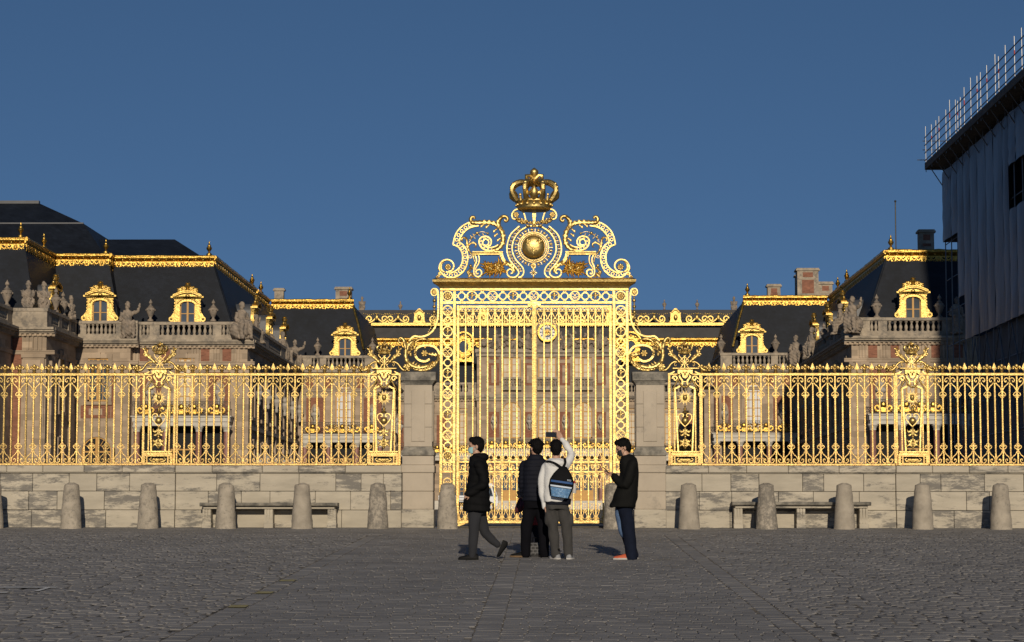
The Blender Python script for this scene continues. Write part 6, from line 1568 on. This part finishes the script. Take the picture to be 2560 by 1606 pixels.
    def eyes(s):
        m = MB()
        for b in (-1, 1): m.ball(*s.inhead(.082, b * .032, -.006), .011, nu=8, nv=6)
        m.build('eye', EYE, s.t, 60)
puff = lambda st, am, tw=0: (lambda q: am * (abs(math.sin(math.pi * (q.z + tw * q.x) / st)) - .6) + .004 * math.sin(23 * q.x + 17 * q.z) * math.sin(19 * q.y))
fold = lambda am: (lambda q: am * math.sin(26 * q.z + 13 * q.x + 3 * math.sin(15 * q.x)) * (.6 + .4 * math.sin(7 * q.z)) + am * .5 * math.sin(40 * q.x - 22 * q.z))

# walking man, mask, black padded coat
A = Person('man walking left in a black hooded padded coat and pale blue mask', 32.4); A.root(1185)
m = MB(); A.head(m, 1189, 1115, (-1, -.12))
A.tube(m, [(1190, 1128), (1193, 1145)], [.058, .062]); A.loft(m, [(1194, 1145, 14, .1), (1196, 1160, 18, .16), (1195, 1210, 18, .13), (1194, 1270, 18, .13)])
for dy in (-.17, .17): A.tube(m, [(1199, 1162, dy), (1210, 1206, dy), (1175, 1234, dy * .9)], [.045, .04, .035])
A.tube(m, [(1187, 1270, -.08), (1186, 1332, -.1), (1182, 1390, -.1)], [.075, .055, .04]); A.tube(m, [(1200, 1272, .08), (1212, 1330, .1), (1243, 1362, .1)], [.075, .055, .04])
A.hand(m, A.p(1178, 1232, -.2), A.p(1168, 1238, -.2), (0, .3, 1), (.2, 1, -.3))
A.done(m, 'body', SKIN, .0075, 2); A.hair(1); A.mask(MASKB); A.eyes()
m = MB(); A.loft(m, [(1191, 1143, 16, .095), (1194, 1150, 22, .15), (1196, 1164, 24, .2), (1197, 1185, 25, .21), (1195, 1210, 28, .21), (1193, 1235, 31, .22), (1192, 1260, 34, .23), (1191.5, 1279, 35, .23)])
for dy in (-.2, .2): A.tube(m, [(1198, 1163, dy), (1211, 1207, dy * 1.15), (1172, 1236, dy)], [.072, .066, .056])
A.done(m, 'padded_coat', BLACK, .012, 4, puff(.105, .012, .1))
m = MB(); m.ball(*A.p(1208, 1144, 0), .085, .12, .065); m.ball(*A.p(1197, 1140, 0), .09, .12, .045); m.ball(*A.p(1183, 1147, 0), .055, .1, .04); A.done(m, 'hood', BLACK, .012, 4, fold(.004))
m = MB(); A.loft(m, [(1192, 1268, 25, .14), (1192, 1285, 25, .14)]); A.tube(m, [(1187, 1280, -.07), (1185, 1332, -.1), (1181, 1390, -.1)], [.1, .075, .054]); A.tube(m, [(1199, 1280, .07), (1212, 1330, .1), (1243, 1362, .1)], [.1, .072, .05])
A.done(m, 'trousers', DGREY, .012, 4, fold(.004))
A.shoe('shoe', (1197, -.1), (1147, -.12), SHOEB, SHOEB); A.shoe('shoe', (1257, 1350, .1), (1241, 1391, .1), SHOEB, SHOEB, .046, False)

# man in navy quilted jacket, seen from behind
B = Person('man in a navy quilted jacket and black trousers standing with his back turned', 33.0); B.root(1338)
m = MB(); B.head(m, 1339, 1119, (-.55, .85)); B.tube(m, [(1340, 1130), (1339, 1147)], [.058, .062]); B.loft(m, [(1339, 1147, 14, .09), (1339, 1160, 26, .11), (1338, 1210, 25, .11), (1338, 1268, 24, .11)])
for x0, x1, x2 in ((1311, 1306, 1312), (1368, 1373, 1367)): B.tube(m, [(x0, 1163), (x1, 1205), (x2, 1238, .08)], [.045, .04, .035])
B.tube(m, [(1325, 1268), (1316, 1318), (1314, 1384)], [.08, .06, .04]); B.tube(m, [(1353, 1268), (1359, 1318), (1361, 1384)], [.08, .06, .04])
B.hand(m, B.p(1312, 1237, .1), B.p(1313, 1246, .14), (1, 0, 0), (.5, .6, 0))
B.done(m, 'body', SKIN, .0075, 2); B.hair(2); B.mask(MASKK)
m = MB(); B.loft(m, [(1340, 1136, 15, .09), (1340, 1144, 18, .1), (1339, 1151, 27, .13), (1339, 1162, 32, .15), (1338, 1185, 32, .155), (1338, 1215, 31, .155), (1338, 1240, 32, .16), (1338, 1254, 32, .16)])
for x0, x1, x2 in ((1311, 1305, 1311), (1368, 1373, 1368)): B.tube(m, [(x0, 1163), (x1, 1205), (x2, 1240, .07)], [.07, .062, .052])
B.done(m, 'quilted_jacket', NAVY, .012, 4, puff(.062, .009))
m = MB(); B.loft(m, [(1338, 1246, 28, .14), (1338, 1272, 29, .14)]); B.tube(m, [(1325, 1272), (1316, 1318), (1314, 1386)], [.1, .085, .068]); B.tube(m, [(1352, 1272), (1359, 1318), (1361, 1386)], [.1, .085, .068]); B.done(m, 'trousers', BTROU, .012, 4, fold(.004))
B.shoe('shoe', (1322, 0), (1276, .08), SHOEB, BROWNS); B.shoe('shoe', (1366, 0), (1352, .24), SHOEB, BROWNS)

# man in white hoodie raising a phone
C = Person('man in a white hoodie and charcoal trousers raising a phone at the gate', 32.5); C.root(1395)
m = MB(); C.head(m, 1390, 1122, (-.05, 1)); C.tube(m, [(1390, 1134), (1390, 1150)], [.058, .062]); C.loft(m, [(1390, 1150, 14, .09), (1391, 1164, 26, .1), (1391, 1210, 24, .1), (1392, 1270, 24, .1)])
C.tube(m, [(1364, 1170), (1354, 1212), (1362, 1268)], [.045, .038, .028]); C.tube(m, [(1416, 1163), (1428, 1134, .12), (1405, 1098, .22)], [.045, .038, .028])
C.tube(m, [(1377, 1272), (1383, 1324), (1389, 1388)], [.08, .06, .04]); C.tube(m, [(1407, 1272), (1417, 1324), (1421, 1388)], [.08, .06, .04])
C.hand(m, C.p(1405, 1097, .22), C.p(1396, 1084, .24), (.55, 0, .8), (-.9, .15, .1), .0095); C.hand(m, C.p(1362, 1266), C.p(1363, 1277, .01), (0, 1, 0), (.4, 0, -1))
C.done(m, 'body', SKIN, .0075, 2); C.hair(3)
m = MB(); C.loft(m, [(1390, 1146, 18, .1), (1390, 1153, 25, .12), (1391, 1162, 31, .14), (1391, 1185, 32, .15), (1391, 1215, 32, .15), (1391, 1240, 33, .155), (1392, 1255, 32, .15)])
C.tube(m, [(1364, 1170), (1354, 1212), (1362, 1268)], [.068, .058, .04]); C.tube(m, [(1415, 1164), (1428, 1134, .12), (1406, 1099, .22)], [.068, .056, .042]); m.ball(*C.p(1390, 1158, -.11), .12, .06, .06)
C.done(m, 'hoodie', WHITEF, .011, 3, fold(.005))
m = MB(); C.loft(m, [(1396, 1247, 33, .145), (1395, 1263, 32, .145)]); C.done(m, 'navy_shirt', NAVY, .012, 3, fold(.003))
m = MB(); C.loft(m, [(1392, 1254, 29, .13), (1392, 1274, 30, .14)]); C.tube(m, [(1377, 1274), (1383, 1324), (1389, 1388)], [.096, .078, .064]); C.tube(m, [(1407, 1274), (1417, 1324), (1421, 1388)], [.096, .078, .064])
m.ball(*C.p(1369, 1300, 0), .05, .06, .09); m.ball(*C.p(1429, 1300, 0), .04, .06, .09); C.done(m, 'cargo_trousers', CHAR, .012, 4, fold(.006))
C.shoe('trainer', (1397, -.05), (1376, .14), SHOEG, SOLE); C.shoe('trainer', (1421, -.06), (1431, .14), SHOEG, SOLE)
for dx in (1392, 1421): MB().lathe([(.04, 0), (.045, .09)], C.p(dx, 1400)[0], C.Y - .01, gz(C.Y) + .06, 12).build('sock', BLACK, C.t, 50)
# his phone
ph = C.p(1378, 1085.5, .235); m = MB().cbox(-.078, .078, -.005, .005, -.037, .037, .006); me = m.mesh('smartphone', (0, 0, 0), 30); me.materials.append(PHONE)
o = place('smartphone', me, None, *ph); o.rotation_euler = (0, R(2), 0); tag(o, 'black smartphone held up sideways above the white hoodie', 'phone')
MB().ball(ph[0] + .06, ph[1] - .006, ph[2] + .02, .006, .002, .006).build('camera_lens', EYE, o, 60)
# backpack
BPK = mat('backpack_black', (.005, .005, .006), .85, 0, .2, 9, .2, 60, spec=.15); BPB = mat('backpack_blue_band', (.015, .07, .22), .7, 0, .1, 9); BPW = mat('backpack_pale_band', (.52, .60, .70), .7, 0, .06, 9); BPP = mat('backpack_blue_pattern', (.075, .18, .34), .7, 0, .35, 28, stain=(.26, .40, .55), sscale=34, sth=(.52, .58), sfac=.7)
bk = thing('backpack', 'black backpack with blue patterned pocket on the back of the white hoodie', 'backpack', C.p(1403, 1205, -.2))
th = R(-8); bc = C.p(1404, 1207, -.14); kk = C.k
def bt(u_, v_, d):    # backpack coordinates in px, tilted
    return (bc[0] + kk * (u_ * math.cos(th) - v_ * math.sin(th)), bc[1] + d, bc[2] + kk * (u_ * math.sin(th) + v_ * math.cos(th)))
def bag(m, secs, n=20):
    vs = []
    for v_, hw, dp, dc in secs:
        for i in range(n):
            a = 2 * math.pi * i / n; ca, sa = math.cos(a), math.sin(a); vs.append(bt(hw * math.copysign(abs(ca) ** .6, ca), v_, dc + dp * math.copysign(abs(sa) ** .6, sa)))
    k = len(secs); m.add(vs, [(i * n + j, i * n + (j + 1) % n, (i + 1) * n + (j + 1) % n, (i + 1) * n + j) for i in range(k - 1) for j in range(n)] + [tuple(range(n - 1, -1, -1)), tuple(range(n * (k - 1), n * k))])
m = MB(); bag(m, [(-38, 20, .04, -.03), (-32, 25, .075, -.04), (-10, 31, .09, -.05), (5, 30, .09, -.05), (20, 23, .08, -.045), (32, 14, .06, -.035), (40, 7, .03, -.02)])
m.build('bag_body', BPK, bk, 50)
for v0, v1, hw0, hw1, mt, nm, ex in ((-2, 3, 27, 27, BPB, 'blue_band', .150), (-13, -9, 26, 27, BPW, 'pale_band', .152), (-37, -14.5, 20, 26, BPP, 'patterned_pocket', .151)):
    m = MB(); n = 10; vs = []
    for v_, hw in ((v0, hw0), (v1, hw1)):
        for dd in (0, .05):
            for i in range(n + 1): t = -1 + 2 * i / n; vs.append(bt(t * hw, v_ , -ex + .03 * abs(t) ** 3 + dd))
    q = n + 1; fs = []
    for i in range(n): fs += [(i, i + 1, 2 * q + i + 1, 2 * q + i), (q + i, 3 * q + i, 3 * q + i + 1, q + i + 1), (i, q + i, q + i + 1, i + 1), (2 * q + i, 2 * q + i + 1, 3 * q + i + 1, 3 * q + i)]
    m.add(vs, fs + [(0, 2 * q, 3 * q, q), (n, q + n, 3 * q + n, 2 * q + n)]); m.build(nm, mt, bk, 40)
m = MB()
for v_ in (7.5, 5.0):
    for i in range(4): a = bt(13 + i * 2.6, v_, -.148); m.box(a[0], a[0] + 1.7 * kk, a[1] - .002, a[1] + .02, a[2], a[2] + 1.2 * kk)
m.build('logo_print', BPW, bk, 0)
for pts in ([(1403, 1170, -.16), (1388, 1160, -.175), (1373, 1155, -.13), (1366, 1156, -.06)], [(1408, 1168, -.16), (1413, 1158, -.15), (1412, 1148, -.09)]):
    m = MB(); C.tube(m, pts, [.017]); m.build('strap', BPK, bk, 60)
a = bt(33, -12, -.03); MB().lathe([(.03, 0), (.032, .1), (.02, .14)], a[0], a[1], a[2] - .06, 12).build('bottle', SOLE, bk, 50); MB().ball(a[0] + .0, a[1], a[2] + .095, .022).build('bottle_cap', REDF, bk, 60)

# man with phone, dark coat, jeans, orange shoes
E = Person('man in a dark coat, jeans and orange shoes looking down at a phone', 32.5); E.root(1565)
m = MB(); E.head(m, 1557, 1119, (-1, -.15), tilt=.32); E.tube(m, [(1560, 1130), (1567, 1147)], [.06, .066]); E.loft(m, [(1568, 1147, 14, .1), (1571, 1162, 17, .16), (1570, 1210, 19, .13), (1564, 1268, 18, .13)])
for dy in (-.16, .16): E.tube(m, [(1579, 1162, dy), (1562, 1212, dy * 1.1), (1533, 1189, dy * .45)], [.046, .042, .03])
E.tube(m, [(1562, 1270, -.07), (1571, 1330, -.08), (1577, 1392, -.08)], [.08, .06, .04]); E.tube(m, [(1554, 1270, .08), (1560, 1330, .08), (1584, 1390, .1)], [.08, .06, .04])
E.hand(m, E.p(1533, 1189, -.06), E.p(1521, 1184, -.035), (.2, .9, .35), (-.3, .9, .3), .009); E.hand(m, E.p(1534, 1189, .08), E.p(1524, 1186, .05), (-.2, .9, -.35), (-.3, -.9, .3), .009)
E.done(m, 'body', SKIN, .0075, 2); E.hair(4); E.mask(MASKK); E.eyes()
m = MB(); E.loft(m, [(1567, 1140, 15, .1), (1571, 1147, 20, .14), (1572, 1158, 23, .18), (1573, 1185, 24, .2), (1569, 1215, 27, .2), (1562, 1248, 31, .21), (1556, 1269, 33, .215)])
for dy in (-.18, .18): E.tube(m, [(1580, 1162, dy), (1562, 1213, dy * 1.15), (1535, 1191, dy * .5)], [.074, .068, .05])
m.ball(*E.p(1574, 1141, 0), .06, .1, .03); E.done(m, 'coat', WAX, .012, 4, fold(.006))
m = MB(); E.loft(m, [(1562, 1258, 23, .13), (1562, 1274, 23, .13)]); E.tube(m, [(1563, 1274, -.06), (1572, 1330, -.08), (1578, 1393, -.08)], [.105, .092, .084]); E.tube(m, [(1566, 1330, .06), (1584, 1392, .1)], [.085, .08]); E.done(m, 'jeans', DENIM, .012, 4, fold(.004))
m = MB(); E.tube(m, [(1552, 1268, .0), (1554, 1298, .02), (1562, 1334, .05)], [.085, .085, .075]); E.done(m, 'faded_thigh', FADED, .012, 4, fold(.003))
E.shoe('trainer', (1580, -.08), (1533, -.1), SHOEO, SOLE); E.shoe('trainer', (1596, .1), (1556, .1), SHOEO, SOLE)
m = MB().cbox(-.037, .037, -.005, .005, -.075, .075, .006); me = m.mesh('smartphone', (0, 0, 0), 30); me.materials.append(PHONE)
o = place('smartphone', me, None, *E.p(1516, 1177, -.03)); o.rotation_euler = Matrix(((0, -.707, -.707), (1, 0, 0), (0, -.707, .707))).to_euler()
tag(o, 'smartphone in the hands of the man with orange shoes', 'phone')

# child half hidden behind the navy jacket, holding a camera
K = Person('child in a red and maroon jacket holding a camera, half hidden behind the navy jacket', 33.7); K.root(1326)
m = MB(); K.head(m, 1322, 1236, (-.3, .95)); K.tube(m, [(1322, 1246), (1323, 1256)], [.045, .05]); K.loft(m, [(1324, 1256, 10, .07), (1326, 1266, 16, .08), (1328, 1312, 16, .09)])
K.tube(m, [(1312, 1262), (1293, 1276, .02), (1304, 1246, .06)], [.036, .032, .026]); K.tube(m, [(1340, 1262), (1346, 1290), (1344, 1312)], [.036, .032, .026])
K.tube(m, [(1321, 1312), (1320, 1345), (1320, 1378)], [.06, .05, .035]); K.tube(m, [(1337, 1312), (1338, 1345), (1338, 1378)], [.06, .05, .035]); K.hand(m, K.p(1304, 1246, .06), K.p(1302, 1240, .06), (1, 0, .2), (0, .4, 1), .0075)
K.done(m, 'body', SKIN, .0075, 2); K.hair(6)
m = MB(); K.loft(m, [(1324, 1253, 11, .08), (1326, 1262, 19, .1), (1328, 1290, 20, .11), (1331, 1314, 22, .12)]); K.tube(m, [(1340, 1264), (1347, 1290), (1345, 1310)], [.05, .046, .04]); K.done(m, 'jacket', REDF, .012, 4, fold(.004))
m = MB(); K.tube(m, [(1313, 1258), (1293, 1277, .02), (1303, 1249, .06)], [.056, .05, .04]); K.done(m, 'sleeve', MAROON, .012, 4, fold(.003))
m = MB(); K.loft(m, [(1329, 1306, 18, .1), (1329, 1320, 18, .1)]); K.tube(m, [(1321, 1318), (1320, 1345), (1320, 1378)], [.075, .066, .055]); K.tube(m, [(1337, 1318), (1338, 1345), (1338, 1378)], [.075, .066, .055]); K.done(m, 'trousers', NAVY, .012, 4, fold(.003))
K.shoe('shoe', (1320, -.04), (1318, .14), SHOEB, SHOEB, .038); K.shoe('shoe', (1338, -.04), (1340, .14), SHOEB, SHOEB, .038)
cmr = MB().cbox(-.03, .03, -.02, .02, -.03, .03, .006); me = cmr.mesh('camera_body', (0, 0, 0), 30); me.materials.append(PHONE)
o = place('handheld_camera', me, None, *K.p(1297, 1232, .07)); tag(o, 'small black camera held out left of the navy jacket', 'camera'); m = MB().lathe([(.016, 0), (.016, .03)], 0, 0, 0, 12); m.v = [(x + o.location.x, o.location.y + .02 + z, y + o.location.z) for x, y, z in m.v]; m.build('lens', PHONE, o, 50)
MB().box(o.location.x - .004, o.location.x + .004, o.location.y - .004, o.location.y + .004, o.location.z - .06, o.location.z - .028).build('grip', PHONE, o, 0)
PLAID = mat('checked_fabric', (.035, .035, .036), .8, 0, .2, 9, brick=(.06, .045, .006, (3, 3, 3)))
Kb = thing('checked_bag', 'black and white checked bag between the legs of the man in navy', 'bag', (K.p(1338, 1372)[0], 33.3, gz(33.3)))
x0, z0 = K.p(1338, 1372)[0], gz(33.3)
MB().cbox(x0 - .085, x0 + .085, 33.22, 33.38, z0, z0 + .2, .03).build('bag_body', PLAID, Kb, 40)
m = MB(); m.tube([(x0 - .05, 33.3, z0 + .19), (x0 - .03, 33.3, z0 + .27), (x0 + .03, 33.3, z0 + .27), (x0 + .05, 33.3, z0 + .19)], .008, 6); m.build('bag_handle', BLACK, Kb, 60)

bpy.data.scenes.remove(TMP)
